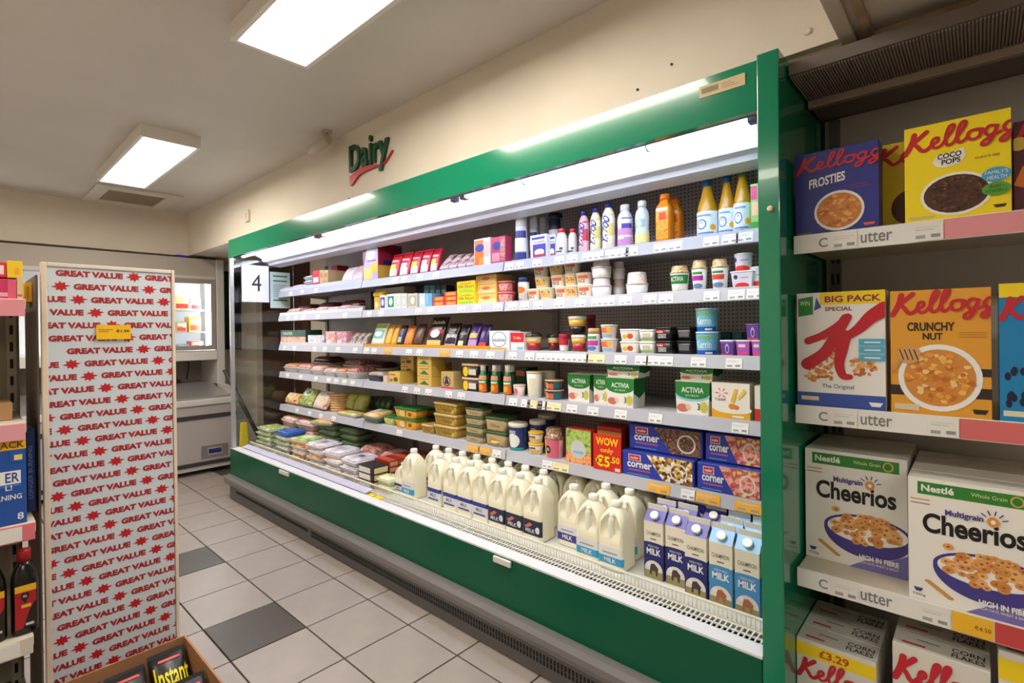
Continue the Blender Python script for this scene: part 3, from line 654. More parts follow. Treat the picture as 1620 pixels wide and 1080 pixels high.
for i, (a, c, vt, ins) in enumerate(((1035, 1060, 305, 0), (1056, 1071, 311, .08))):
    Y, Z = row(1, ins); loc, w_, h_ = FB(Y, Z, a, c, vt); w_ = max(.058, w_ * .8)
    t = thing('juice_bottle', ['front', 'rear'][i] + ' square orange juice bottle with orange cap on the top shelf', 'bottle', loc)
    k = lambda s: [(x, y + w_ / 2) for x, y in rrect(w_ * s, w_ * s, w_ * .2 * s)]
    obj('bottle', loft(BM(), [[(x, y, z * h_) for x, y in k(s)] for s, z in ((.94, 0), (1, .02), (1, .66), (.9, .74), (.6, .82), (.56, .87))]), mat((240, 140, 30), .15), t)
    obj('cap', lathe(BM(), [(w_ * .33, h_ * .87), (w_ * .33, h_ * .99), (w_ * .3, h_)], 16, 0, w_ / 2), mat((250, 130, 40), .35), t)
    art_of(w_, h_, [('r', .08, .05, .92, .62, mott([(240, 120, 20), (250, 180, 60), (220, 80, 20)], 60)), ('r', .3, .45, .8, .6, (220, 70, 30), 2), ('r', .1, .64, .9, .7, (250, 226, 200))]).build('label_print', t, flat(w_))
JBP = [(.93, 0), (1, .02), (1, .46), (.93, .56), (.62, .78), (.45, .92), (.43, 1)]
for i, (a, c, vt, ins) in enumerate(((1103, 1137, 286, 0), (1137, 1165, 279, .012), (1161, 1190, 265, .0))):
    BT(1, a, c, vt, (190, 142, 26), (30, 100, 180), 'juice_bottle', ['left', 'middle', 'right'][i] + ' of three tall yellow juice bottles with blue caps on the top shelf', 'bottle',
       [('r', 0, 0, 1, 1, (226, 238, 248)), ('e', .42, .45, .16, .22, (60, 110, 190), 2), ('e', .42, .45, .125, .17, (240, 246, 250), 3), ('e', .40, .52, .015, .03, (30, 50, 110), 4), ('e', .46, .52, .015, .03, (30, 50, 110), 4), ('r', .25, .04, .8, .1, (90, 140, 210), 2), ('e', .78, .3, .1, .12, (240, 170, 40), 2), ('r', .3, .8, .7, .86, (120, 160, 210), 2)], ins=ins, prof=JBP, lab=(.03, .48), cap_h=.09, capr=.48, group='tall juice bottles')
B(1, 1188, 1203, 290, .07, (150, 206, 110), 'juice_carton', 'green juice carton beside the green end panel on the top shelf', 'carton', [('r', .05, .65, .7, .95, (220, 60, 140)), ('r', .1, .3, .9, .6, (240, 200, 160)), ('r', 0, 0, 1, .16, (60, 160, 60))], ins=-.004)

# ================================================================ SHELF 2
for i, (u0, u1, h_) in enumerate(((452, 473, .055), (476, 495, .045), (496, 515, .05), (516, 532, .045), (533, 550, .05), (551, 567, .06))):
    PK(2, u0, u1, h_, .15, (HAM, BACON, HAM, mott([(240, 214, 210), (226, 150, 160), (250, 240, 240)], 26), mott([(220, 60, 110), (240, 200, 210), (90, 60, 120)], 30), DARKM)[i], 'meat_pack', ['leftmost pink', 'second pink', 'third pink', 'pale', 'magenta labelled', 'dark red'][i] + ' sliced meat pack on the second shelf', 'meat pack', [('r', .2, .3, .8, .7, (240, 236, 234))])
for i, (u0, u1) in enumerate(((468, 492), (500, 528), (536, 566))): PK(2, u0, u1, .1, .14, DARKM, 'meat_pack', ['left', 'middle', 'right'][i] + ' dark meat pack at the back of the second shelf', 'meat pack', ins=.18)
B(2, 578, 587, 462, .1, (40, 30, 34), 'dark_carton', 'dark carton at the module joint on the second shelf', 'carton', ins=.04)
B(2, 592, 600, 470, .06, (226, 170, 60), 'cheese_carton', 'small orange carton under the yellow tube on the second shelf', 'carton', [('e', .5, .4, .3, .22, (250, 230, 190))])
Y, Z = row(2, .01); t = thing('cheese_tube', 'yellow cheese tube lying on the cartons on the second shelf', 'tube', (xat(588, Y, Z), Y + .03, zat(600, 469, Y) + .019))
obj('tube', tube(BM(), [(0, 0, 0), (.11, 0, 0)], .018, 14), mat((240, 190, 20), .35), t); obj('end_cap', tube(BM(), [(-.006, 0, 0), (.0, 0, 0)], .015, 14), mat((220, 160, 20), .4), t)
for i, (a, c, vt, col, pc) in enumerate(((601, 610, 467, (236, 236, 240), (50, 60, 130)), (612, 625, 465, (230, 238, 234), (50, 140, 100)), (626, 633, 464, (236, 236, 230), (210, 214, 200)), (635, 643, 464, (226, 226, 214), (200, 204, 190)), (646, 660, 464, (206, 196, 180), (180, 170, 150)))):
    B(2, a, c, vt, .09, col, 'cheese_block', ['white block pack with navy panel', 'white block pack with green panel', 'plain white block pack', 'plain cream block pack', 'beige block pack'][i] + ' on the second shelf', 'cheese pack', [('r', .12, .12, .88, .86, pc), ('e', .5, .5, .22, .25, (230, 230, 226), 3)])
B(2, 594, 640, 455, .1, (206, 196, 178), 'cheese_carton', 'wide beige carton behind the block packs on the second shelf', 'carton', ins=.14)
B(2, 663, 673, 464, .09, (190, 210, 240), 'cheese_block', 'pale blue block pack with white oval on the second shelf', 'cheese pack', [('e', .5, .5, .36, .3, (236, 240, 248))]); B(2, 674, 683, 464, .09, (110, 180, 226), 'cheese_block', 'sky blue block pack on the second shelf', 'cheese pack', [('r', .1, .2, .3, .9, (170, 210, 240))])
for i in range(4): B(2, 671 + i * 9, 679 + i * 9, 451, .07, (70, 130, 140) if i < 2 else (40, 74, 84), 'cheese_tray', ['first', 'second', 'third', 'fourth'][i] + ' teal pack from the left behind the blue blocks', 'cheese pack', [('r', .1, .4, .9, .8, (120, 180, 190))], ins=.11, group='teal packs')
for i, (a, c, n, vt) in enumerate(((685, 702, 2, 469), (703, 722, 3, 461))): B(2, a, c, vt, .12, (226, 74, 40), 'cheese_slices', [[q + ' orange and red slices pack of the left pile on the second shelf' for q in ('lower', 'upper')], [q + ' orange and red slices pack of the right pile on the second shelf' for q in ('lowest', 'middle', 'top')]][i], 'cheese pack', [('e', .4, .5, .25, .3, (250, 170, 70)), ('r', .6, .2, .95, .8, (250, 150, 90))], n=n, group='orange slices packs')
B(2, 723, 752, 444, .12, (248, 210, 20), 'noodle_box', ['lower yellow box with green print on the second shelf', 'upper yellow box with green print on the second shelf'], 'carton', [('t', 'Lunchables', .2, .72, .8, .86, (200, 90, 40)), ('t', 'PA Nori', .1, .4, .92, .66, (30, 110, 60)), ('r', .1, .08, .9, .3, (150, 206, 60))], n=2, side=[('r', .1, .1, .9, .9, (244, 190, 20))])
B(2, 753, 786, 434, .12, (236, 190, 100), 'cheese_box', ['lower', 'middle', 'upper'] and [q + ' honey coloured box left of the pink tubs on the second shelf' for q in ('lower', 'middle', 'upper')], 'carton', [('r', .06, .1, .94, .5, (250, 214, 150)), ('e', .5, .6, .2, .18, (214, 120, 60))], n=3, ins=.02)
RD(2, 788, 817, 445, (214, 80, 80), (236, 150, 150), 'pate_tub', ['lower red and pink round tub at the shelf joint', 'upper red and pink round tub at the shelf joint'], 'tub', [('r', 0, .1, 1, .8, mott([(220, 70, 70), (240, 190, 180), (190, 40, 50)], 50))], n=2, ins=.005)
BT(2, 820, 838, 439, (236, 232, 226), (30, 50, 110), 'coffee_cup', 'white cup with navy top beside the rice pots on the second shelf', 'cup', [('e', .5, .6, .3, .2, (226, 110, 50)), ('r', .2, .1, .8, .3, (200, 190, 180))], prof=[(.85, 0), (1, .6), (.98, 1)], cap_h=.2, capr=.9, lab=(.05, .95))
RICE = [('r', 0, 0, 1, 1, (240, 226, 206)), ('r', .12, .3, .26, .8, (120, 116, 110), 2), ('t', 'RICE', .36, .2, .7, .5, (60, 50, 44)), ('r', .36, .55, .8, .85, (226, 110, 70), 2)]
RICE2 = [('r', 0, 0, 1, 1, (226, 206, 160)), ('r', .3, .25, .8, .8, mott([(190, 60, 40), (240, 190, 110), (120, 130, 60)], 60), 2)]
k = 0
for lev, lst in enumerate((((836, 853), (854, 879), (880, 895), (896, 914), (915, 935)), ((847, 871), (873, 894), (895, 911), (913, 935)), ((845, 868), (870, 892), (893, 918)))):
    for i, (a, c) in enumerate(lst):
        Y, Z = row(2, .004 if lev == 0 else .02); loc, r_, h_ = FR(Y, Z, a, c, 460); r_ = .036 if c - a < 20 else .041
        P_tub((loc[0], Y, Z + lev * .0565), r_, .056, (240, 230, 214), (244, 236, 220), 'rice_pot', '%s small creamed rice pot from the left in the %s layer on the second shelf' % (ORD[i], ['bottom', 'middle', 'top'][lev]), 'pot', RICE if (i + lev) % 2 == 0 else RICE2, 'creamed rice pots', taper=.8, lid_h=.08)
for i, (a, c, vt, ins) in enumerate(((936, 969, 411, 0), (969, 990, 414, .09))):
    RD(2, a, c, vt, (244, 240, 236), (226, 206, 206), 'dessert_bowl', [['lower', 'upper'][q] + ' white dessert bowl in the ' + ['front', 'rear'][i] + ' stack on the second shelf' for q in range(2)], 'bowl', None, ins=ins, n=2, lid_h=.45, dome=1, taper=.9, group='dessert bowls')
RD(2, 990, 1027, 431, (244, 242, 240), mott([(240, 230, 220), (220, 190, 170), (250, 248, 246)], 60), 'dessert_bowl', 'single white dessert bowl with printed lid standing apart on the second shelf', 'bowl', ins=.0, lid_h=.55, dome=1, taper=.9)
NUT = mott([(196, 140, 80), (236, 206, 160), (150, 100, 60)], 90)
for i, (a, c, vt, c1, tx) in enumerate(((1060, 1092, 421, (40, 130, 60), 'ACTIVIA'), (1094, 1120, 412, (190, 50, 180), ''), (1125, 1154, 410, (226, 70, 70), ''))):
    RD(2, a, c, vt, (240, 238, 236), NUT, 'yogurt_pot', ['yogurt pot with green wave and granola top on the second shelf', 'yogurt pot with magenta band and granola top', 'yogurt pot with red band and granola top'][i], 'yogurt pot',
       ([('r', 0, .42, 1, .9, c1), ('t', tx, .22, .55, .78, .8, WHITE), ('r', .1, 0, .9, .08, (240, 200, 60))] if tx else [('r', .2, .45, .8, .68, c1), ('r', .25, .74, .75, .85, (60, 160, 70)), ('e', .5, .2, .28, .12, (110, 130, 180))]), lid_h=.28, dome=1, taper=.8)
SB = [('r', 0, .04, 1, .96, (226, 220, 238)), ('e', .5, .12, .38, .2, (226, 50, 40)), ('e', .2, .68, .1, .14, (70, 60, 130)), ('r', .45, .6, .8, .66, (170, 150, 200), 2)]
RT_(2, 1154, 1193, 428, .07, (238, 234, 242), (236, 232, 240), 'yogurt_pot', 'wide strawberry yogurt pot under a smaller one on the second shelf', 'yogurt pot', SB, lid_h=.06, taper=.84)
Y, Z = row(2, 0); loc, w_, h_ = FB(Y, Z, 1160, 1184, 428)
P_tub((loc[0], Y + .004, Z + h_ + .0008), .031, .062, (238, 234, 242), (240, 238, 244), 'yogurt_pot', 'small strawberry yogurt pot on top of the wide one', 'yogurt pot', SB, lid_h=.06)
loc, w_, h_ = FB(Y, Z, 1194, 1203, 428)
P_tub((loc[0] - .004, Y + .01, Z), .03, .07, (238, 234, 242), (240, 238, 244), 'yogurt_pot', 'lilac yogurt pot half hidden by the end panel on the second shelf', 'yogurt pot', SB, lid_h=.06)

# ================================================================ SHELF 3
B(3, 444, 484, 522, .14, (30, 70, 50), 'ready_meal', 'long dark green sleeve with red and tan strip on the third shelf', 'ready meal', [('r', 0, 0, 1, .55, mott([(200, 50, 50), (236, 200, 170), (190, 110, 70)], 26)), ('t', 'WAFER', .1, .66, .5, .88, (200, 220, 206))])
for i, (u0, u1, h_, col) in enumerate(((487, 513, .075, mott([(150, 150, 210), (230, 230, 240), (180, 120, 150)], 18)), (515, 531, .095, HAM), (532, 548, .095, mott([(240, 226, 230), (206, 130, 150), (240, 190, 196)], 30)))):
    B(3, u0, u1, (530, 524, 524)[i], .13, col, 'meat_pack', ['lilac and white', 'pink ham', 'pale pink striped'][i] + ' pack on the third shelf near the glass end', 'meat pack', [('r', .1, .1, .5, .4, (240, 236, 240))])
for i, (u0, u1) in enumerate(((549, 558), (559, 567), (568, 576))): BG(3, u0, u1, 524, .03, mott([(110, 90, 80), (206, 190, 176), (60, 44, 40), (180, 130, 90)], 20), 'pate_pouch', ['left', 'middle', 'right'][i] + ' brown striped pouch leaning on the third shelf', 'food pouch', lean=.6)
Y, Z = row(3); tr = BM(); xa, xb = J2 + .012, J1 - .11
box(tr, xa, xb, Y - .008, Y - .003, Z, Z + .02); box(tr, xa, xb, Y - .003, Y + .36, Z, Z + .003)
tag(obj('amber_tray', tr, mat((226, 160, 50), .25)), 'long amber plastic tray under the cheese bags on the third shelf', 'tray')
ck = []
for i, (a, c, vt, col, sp, lb) in enumerate((
    (583, 604, 512, (230, 236, 226), [('r', .1, .3, .9, .7, (120, 190, 190)), ('r', .0, .75, 1, .95, (190, 206, 90)), ('e', .5, .5, .3, .12, WHITE, 3)], 'white and green grated cheese bag'),
    (605, 614, 514, mott([(240, 170, 50), (250, 206, 90)], 16), None, 'left plain yellow cheese slab pack'), (615, 623, 514, mott([(240, 160, 40), (246, 196, 80)], 18), None, 'right plain yellow cheese slab pack'),
    (624, 634, 515, (34, 40, 80), [('r', .2, .15, .8, .4, (180, 190, 180)), ('r', .2, .6, .8, .8, (120, 90, 150))], 'narrow navy cheese slab pack'),
    (635, 648, 516, mott([(216, 120, 40), (236, 150, 60)], 16), [('r', .7, .1, .9, .9, (150, 70, 40))], 'orange red cheese slab pack'),
    (650, 664, 513, mott([(60, 40, 36), (110, 60, 40)], 14), None, 'dark brown cheese slab pack'),
    (669, 697, 502, (24, 20, 24), [('r', .05, .02, .95, .55, (190, 40, 80)), ('r', .08, .02, .92, .2, (240, 190, 110), 2), ('e', .5, .42, .28, .14, (246, 220, 226), 3), ('t', 'Charleville', .12, .74, .9, .86, (240, 230, 200))], 'black and red grated cheese bag with pale lettering'),
    (699, 719, 512, (30, 24, 40), [('r', .05, .02, .95, .5, mott([(120, 100, 160), (230, 220, 226), (60, 50, 110)], 20)), ('t', 'Cheddar', .15, .64, .85, .76, (220, 210, 180))], 'black and lilac grated cheese bag'),
    (720, 735, 514, (34, 28, 44), [('r', .1, .05, .7, .25, (236, 226, 180)), ('r', .1, .5, .9, .6, (120, 110, 130))], 'black grated cheese bag with cream corner'),
    (736, 752, 512, (70, 40, 130), [('r', .05, .02, .95, .3, (190, 150, 220)), ('r', .1, .35, .9, .55, (226, 180, 90))], 'purple and gold grated cheese bag'),
    (753, 768, 514, (60, 34, 110), [('r', .1, .05, .9, .2, (220, 60, 60))], 'deep purple grated cheese bag with red foot'))):
    Y, Z = row(3, .006); Z += .0036; loc, w_, h_ = FB(Y, Z, a, c, vt)
    P_bag(loc, w_ * .93, h_ * 1.06, .03, col, 'cheese_bag', lb + ' in the amber tray', 'cheese bag', sp, 'cheese bags in the amber tray', lean=.38)
B(3, 774, 806, 523, .09, (240, 242, 246), 'cream_cheese_box', 'white cream cheese box with blue ring logo on the third shelf', 'carton', [('e', .5, .55, .36, .4, (60, 90, 170)), ('e', .5, .55, .33, .37, (240, 242, 248), 3), ('t', 'PHILADELPHIA', .2, .44, .8, .58, (50, 60, 140), 4, .03), ('r', .04, 0, .9, .13, (226, 180, 70))])
B(3, 808, 829, 525, .06, (236, 236, 240), 'dessert_pack', 'red over white dessert pack beside the first trifle', 'dessert pack', [('r', 0, .45, 1, .97, (214, 40, 54)), ('t', 'Trifle', .2, .6, .8, .76, (250, 200, 190)), ('r', .5, .04, .95, .2, (150, 190, 210))])
def trifle(u0, u1, vt, ins, cols, label, zb=0.0):
    Y, Z = row(3, ins); loc, r, h_ = FR(Y, Z + zb, u0, u1, vt); t = thing('trifle_cup', label, 'dessert cup', (loc[0], Y + r, Z + zb))
    R = lambda s: r * (.74 + .26 * s); z = 0.0; nm = ('jelly', 'custard', 'cream')
    for i, (c, f) in enumerate(cols):
        obj(nm[i], lathe(BM(), [(R(z) * .97, z * h_), (R(z + f) * .97, (z + f) * h_)], 18), mat(c, .2), t); z += f
    obj('lid', lathe(BM(), [(r, z * h_), (r * 1.02, z * h_ + .003), (r * .94, h_ * .93), (r * .5, h_)], 18), glass((246, 246, 246), .4, .1), t)
    return h_
RJ, CU, CR = (170, 40, 54), (240, 190, 80), (246, 240, 226)
trifle(831, 858, 526, .004, ((RJ, .42), (CU, .22), (CR, .14)), 'trifle cup with red jelly beside the red and white pack')
trifle(866, 886, 527, .07, ((120, 26, 36), .45) and (((120, 26, 36), .45), (CU, .15), (CR, .15)), 'trifle cup with dark red jelly set back on the third shelf')
RD(3, 884, 902, 528, (236, 232, 230), (200, 40, 66), 'dessert_pot', 'white dessert pot with red lid left of the stacked trifles', 'dessert pot', [('r', 0, .5, 1, .96, (206, 50, 70))], ins=.05, lid_h=.3)
hh = trifle(903, 929, 527, 0, ((RJ, .46), (CU, .26), (CR, .2)), 'lower trifle cup of the two stacked, red jelly')
trifle(898, 930, 497, 0, (((40, 26, 34), .36), (CU, .34), (CR, .2)), 'upper trifle cup of the two stacked, dark base and yellow custard', zb=hh + .001)
RD(3, 929, 943, 498, (120, 26, 50), (140, 30, 60), 'jelly_jar', 'tall maroon jar behind the stacked trifles', 'jar', ins=.14, taper=.95)
BT(3, 930, 950, 519, (232, 230, 240), (206, 170, 110), 'yogurt_jar', 'small white yogurt jar with tan lid and magenta band', 'jar', [('r', .1, .35, .9, .62, (206, 60, 170)), ('r', .2, .72, .8, .88, (80, 170, 90)), ('e', .5, .18, .3, .12, (90, 130, 200))], prof=[(.96, 0), (1, .04), (1, .85), (.92, 1)], cap_h=.2, capr=.95, lab=(.05, .95))
PC = [('r', 0, .1, 1, .9, (240, 206, 206)), ('r', .2, .45, .6, .9, (240, 120, 90), 2), ('e', .65, .7, .12, .2, (250, 200, 40), 3), ('r', .2, .1, .8, .35, (150, 190, 220), 2)]
RD(3, 951, 978, 513, (240, 232, 224), (244, 236, 230), 'custard_pot', ['lower', 'upper'] and ['lower pink and cream custard pot', 'upper pink and cream custard pot'], 'pot', PC, n=2, ins=.003)
RT_(3, 979, 1009, 520, .08, (240, 238, 234), (244, 242, 240), 'yogurt_pot', ['lower white yogurt pot beside the custard pots', 'upper white yogurt pot with fruit print beside the custard pots'], 'yogurt pot', [('r', .05, .1, .95, .9, (244, 240, 232)), ('e', .6, .45, .2, .25, (220, 90, 50)), ('e', .25, .4, .15, .2, (240, 190, 60))], n=2, lid_h=.1)
RT_(3, 1010, 1034, 521, .08, (236, 232, 226), (240, 238, 234), 'yogurt_pot', ['lower cream yogurt pot left of the black packs', 'upper cream yogurt pot left of the black packs'], 'yogurt pot', [('r', .05, .1, .95, .3, (120, 180, 80)), ('r', .2, .4, .8, .8, (220, 206, 190))], n=2, lid_h=.1)
for i in range(2):
    Y, Z = row(3, .004); loc, w_, h_ = FB(Y, Z, 1036, 1062, 517)
    for j in range(3): P_rtub((loc[0], Y + .085 * j, Z + h_ / 2 * i), w_, h_ / 2 - .001, .082, (34, 26, 28), (46, 36, 38), 'protein_yogurt', '%s black and red twin yogurt pack, %s on the third shelf' % (['lower', 'upper'][i], ['front row', 'second row', 'rear row'][j]), 'yogurt pack', [('r', .02, .62, .6, .92, (200, 40, 50)), ('t', 'muller', .06, .64, .5, .86, WHITE), ('r', .1, .2, .7, .55, (206, 206, 210)), ('t', 'PROTEIN', .12, .24, .68, .5, (40, 30, 34))], 'black yogurt packs', lid_h=.1)
Y, Z = row(3, .004); loc, w_, h_ = FB(Y, Z, 1063, 1084, 517)
for i in range(2): P_rtub((loc[0] + .006, Y + .03, Z + h_ / 2 * i), .06, h_ / 2 - .001, .1, (28, 24, 28), (40, 34, 38), 'protein_yogurt', ['lower', 'upper'][i] + ' black yogurt pack beside the blue tubs', 'yogurt pack', [('r', .1, .3, .9, .7, (120, 116, 122))], lid_h=.1)
SK = [('r', 0, 0, 1, .96, (120, 196, 230)), ('r', 0, 0, 1, .22, (30, 90, 180), 2), ('t', 'Kerrin', .24, .32, .76, .66, (244, 248, 252)), ('r', .3, .76, .8, .88, (140, 190, 110), 2), ('r', .55, .06, .8, .14, WHITE, 3)]
RD(3, 1101, 1138, 487, (150, 206, 232), (206, 230, 240), 'yogurt_tub', ['lower large pale blue yogurt tub on the third shelf', 'upper large pale blue yogurt tub on the third shelf'], 'yogurt tub', SK, n=2, taper=.88, lid_h=.07)
PU = [('r', 0, .06, 1, .9, (106, 60, 160)), ('e', .5, .5, .16, .34, (206, 190, 230)), ('e', .5, .46, .1, .22, (96, 50, 150), 3), ('r', 0, 0, 1, .12, (220, 60, 80), 2)]
PU2 = [('r', 0, .06, 1, .9, (190, 90, 190)), ('r', .15, .6, .7, .8, (236, 226, 240)), ('r', .1, .06, .9, .3, (230, 80, 150), 2)]
Y, Z = row(3)
for i, (u0, u1, sp, lb) in enumerate(((1138, 1162, PU, 'violet pot with white ring, leftmost beside the blue tubs'), (1163, 1187, PU2, 'mauve pot with white panel on the third shelf'), (1188, 1207, PU2, 'mauve and green pot beside the end panel on the third shelf'))):
    loc, w_, h_ = FB(Y, Z, u0, u1, 538); P_rtub((loc[0], Y, Z), w_ * .97, h_, .06, (150, 90, 180), (226, 216, 234), 'yogurt_pot', lb, 'yogurt pot', sp, lid_h=.07)
loc, w_, h_ = FB(Y, Z, 1177, 1201, 538); P_rtub((loc[0], Y + .012, Z + h_ + .001), w_ * .95, h_, .06, (110, 60, 160), (120, 70, 160), 'yogurt_pot', 'violet pot standing on the mauve pots on the third shelf', 'yogurt pot', PU, lid_h=.07)
for i in range(2): B(3, 1140 + i * 18, 1156 + i * 18, 525, .07, (40, 84, 96), 'glass_dessert', ['left', 'right'][i] + ' dark teal dessert pot behind the violet pots', 'dessert pot', ins=.13)

# ================================================================ SHELF 4
for i, (u0, u1, h_, col) in enumerate(((446, 466, .07, mott([(240, 190, 110), (214, 130, 120), (236, 200, 190)], 20)), (467, 488, .075, HAM), (489, 508, .07, mott([(226, 170, 150), (240, 206, 190), (190, 100, 90)], 18)), (509, 527, .06, mott([(240, 236, 240), (220, 160, 150), (236, 210, 200)], 20)), (528, 545, .065, mott([(190, 120, 80), (226, 170, 130), (120, 60, 50)], 20)), (546, 562, .075, BACON))):
    PK(4, u0, u1, h_, .2, col, 'meat_pack', ['leftmost golden', 'pink', 'salmon', 'white labelled', 'brown', 'red bacon'][i] + ' meat pack along the front of the fourth shelf', 'meat pack', [('r', .25, .3, .75, .75, (238, 230, 228))])
for i, (u0, u1, h_) in enumerate(((492, 522, .12), (540, 572, .11), (573, 604, .1))): PK(4, u0, u1, h_, .17, (DARKM, BACON, DARKM)[i], 'meat_pack', ['dark', 'red', 'brown'][i] + ' meat joint pack at the back of the fourth shelf', 'meat pack', ins=.22)
PK(4, 579, 603, .06, .14, mott([(200, 190, 180), (150, 110, 100)], 20), 'meat_tray', 'black plastic meat tray at the joint of the fourth shelf', 'meat tray', film=(34, 32, 52))
B(4, 606, 613, 594, .1, (226, 196, 180), 'butter_pack', 'pale pink block left of the butter boxes on the fourth shelf', 'butter pack')
BUT = [('r', .04, .05, .96, .95, (226, 190, 100)), ('p', [(.15, .2), (.5, .62), (.85, .2)], (60, 120, 80)), ('r', .2, .72, .8, .8, (190, 90, 70))]
BUT2 = [('r', .04, .05, .96, .95, (230, 194, 104)), ('e', .62, .36, .2, .2, (120, 90, 50)), ('r', .1, .7, .6, .8, (200, 70, 60)), ('r', .1, .15, .35, .4, (130, 140, 70))]
B(4, 615, 633, 588, .11, (216, 178, 80), 'butter_box', 'single golden butter box in front of the butter stacks', 'butter box', BUT2)
B(4, 634, 655, 563, .11, (216, 178, 80), 'butter_box', [q + ' golden butter box of the rear left stack' for q in ('lower', 'middle', 'top')], 'butter box', BUT2, n=3, ins=.125, group='golden butter boxes')
B(4, 660, 683, 563, .11, (216, 178, 80), 'butter_box', [q + ' butter box with green mountain print' for q in ('lower', 'middle', 'top')], 'butter box', BUT, n=3, group='golden butter boxes')
B(4, 687, 696, 574, .1, (206, 170, 80), 'butter_box', [q + ' plain golden box right of the mountain print boxes' for q in ('lower', 'upper')], 'butter box', None, n=2, ins=.12)
B(4, 698, 718, 588, .1, (206, 174, 110), 'butter_box', 'golden butter box with black triangle logo', 'butter box', [('e', .45, .45, .3, .28, (40, 44, 70)), ('e', .45, .45, .24, .22, (206, 180, 130), 3), ('p', [(.25, .3), (.45, .8), (.65, .3)], (40, 44, 70), 4), ('r', 0, 0, 1, .14, (220, 70, 90))])
B(4, 720, 727, 588, .1, (190, 156, 90), 'butter_box', 'narrow golden box right of the triangle logo box', 'butter box', ins=.11)
for i in range(2):
    Y, Z = row(4); loc, w_, h_ = FB(Y, Z, 729, 756, 575); t = thing('baking_butter', ['lower', 'upper'][i] + ' black and cream tub with yellow disc on the fourth shelf', 'tub', (loc[0], Y, Z + h_ / 2 * i))
    k = h_ / 2 - .001; obj('pot', loft(BM(), [[(x, y + .05, 0) for x, y in rrect(w_ * .86, .09, .012)], [(x, y + .05, k * .82) for x, y in rrect(w_ * .94, .098, .014)]]), mat((34, 32, 38), .35), t)
    obj('lid', loft(BM(), [[(x, y + .05, k * .82) for x, y in rrect(w_ * .98, .102, .016)], [(x, y + .05, k) for x, y in rrect(w_ * .98, .102, .016)]]), mat((214, 180, 140), .35), t)
    art_of(w_, k, [('e', .3, .42, .15, .36, (246, 206, 30)), ('r', .48, .2, .9, .62, (226, 220, 206))]).build('front_print', t, flat(w_))
GB = [('r', 0, 0, 1, .5, (236, 110, 40)), ('r', 0, .5, 1, .75, (50, 160, 70)), ('r', .1, .55, .9, .65, WHITE, 2), ('r', 0, .75, 1, 1, (236, 150, 130)), ('e', .5, .28, .2, .16, (250, 180, 60), 2)]
for i, (a, c) in enumerate(((758, 772), (777, 790), (797, 811))):
    BT(4, a, c, 577, (30, 120, 70), (238, 234, 226), 'yogurt_drink_pack', ['left', 'middle', 'right'][i] + ' green and orange drink bottle with white cap on the fourth shelf', 'bottle', GB, prof=[(.9, 0), (1, .04), (1, .74), (.8, .86), (.62, 1)], cap_h=.22, capr=.66, lab=(.05, .8), group='green and orange drink bottles', n=14)
    BT(4, a + 7, c + 7, 577, (20, 90, 54), (226, 222, 214), 'yogurt_drink_pack', ['left', 'middle', 'right'][i] + ' dark green drink bottle in the row behind the orange ones', 'bottle', ins=.075, prof=[(.9, 0), (1, .04), (1, .74), (.8, .86), (.62, 1)], cap_h=.22, capr=.66, group='rear drink bottles', n=14)
B(4, 815, 832, 582, .1, (24, 60, 40), 'dark_green_carton', 'dark green carton behind the pink cup on the fourth shelf', 'carton', [('r', .1, .7, .9, .9, (180, 90, 50))], ins=.09)
RD(4, 812, 832, 608, (240, 214, 214), (236, 206, 200), 'yogurt_pot', 'small pink and white pot beside the tall white tub', 'yogurt pot', [('e', .5, .45, .14, .36, (220, 120, 130)), ('r', .1, .1, .3, .9, (226, 150, 160))])
RD(4, 833, 860, 587, (240, 236, 226), (236, 220, 180), 'milk_drink_tub', 'tall white tub with cream rim on the fourth shelf', 'tub', [('r', .12, .7, .2, .8, (60, 60, 70)), ('r', .45, .1, .75, .8, (240, 236, 200))], taper=.84, lid_h=.05)
RD(4, 858, 880, 586, (226, 222, 214), (220, 206, 176), 'milk_drink_tub', 'tall white tub standing behind the stacked orange pots', 'tub', ins=.09, taper=.84, lid_h=.05)
FR_ = [('r', 0, .04, 1, .96, (70, 60, 110)), ('e', .36, .45, .14, .38, (240, 150, 90)), ('e', .6, .4, .14, .34, (226, 120, 70)), ('r', .68, .1, 1, .9, (40, 110, 120), 2)]
RD(4, 862, 893, 600, (120, 80, 110), (236, 180, 120), 'fruit_pot', ['lower fruit pot with orange print', 'upper fruit pot with orange and violet print'], 'fruit pot', FR_, n=2, lid_h=.08)
def ACT(blue=False):
    q = [('r', 0, .02, 1, .98, (240, 236, 230)), ('r', 0, .62, 1, .98, (40, 130, 56)), ('e', .5, .64, .5, .17, (40, 130, 56)), ('t', 'ACTIVIA', .18, .66, .84, .82, WHITE, 4), ('t', 'GUT HEALTH', .3, .55, .7, .6, (210, 230, 206), 4), ('t', '3', .66, .16, .74, .36, (40, 90, 50), 4), ('e', .86, .26, .12, .16, (206, 196, 90), 3), ('e', .2, .2, .18, .12, (214, 120, 100), 3), ('e', .38, .24, .08, .08, (236, 200, 170), 4)]
    if blue: q.insert(2, ('e', .5, .58, .52, .18, (150, 200, 230), 1))
    return q
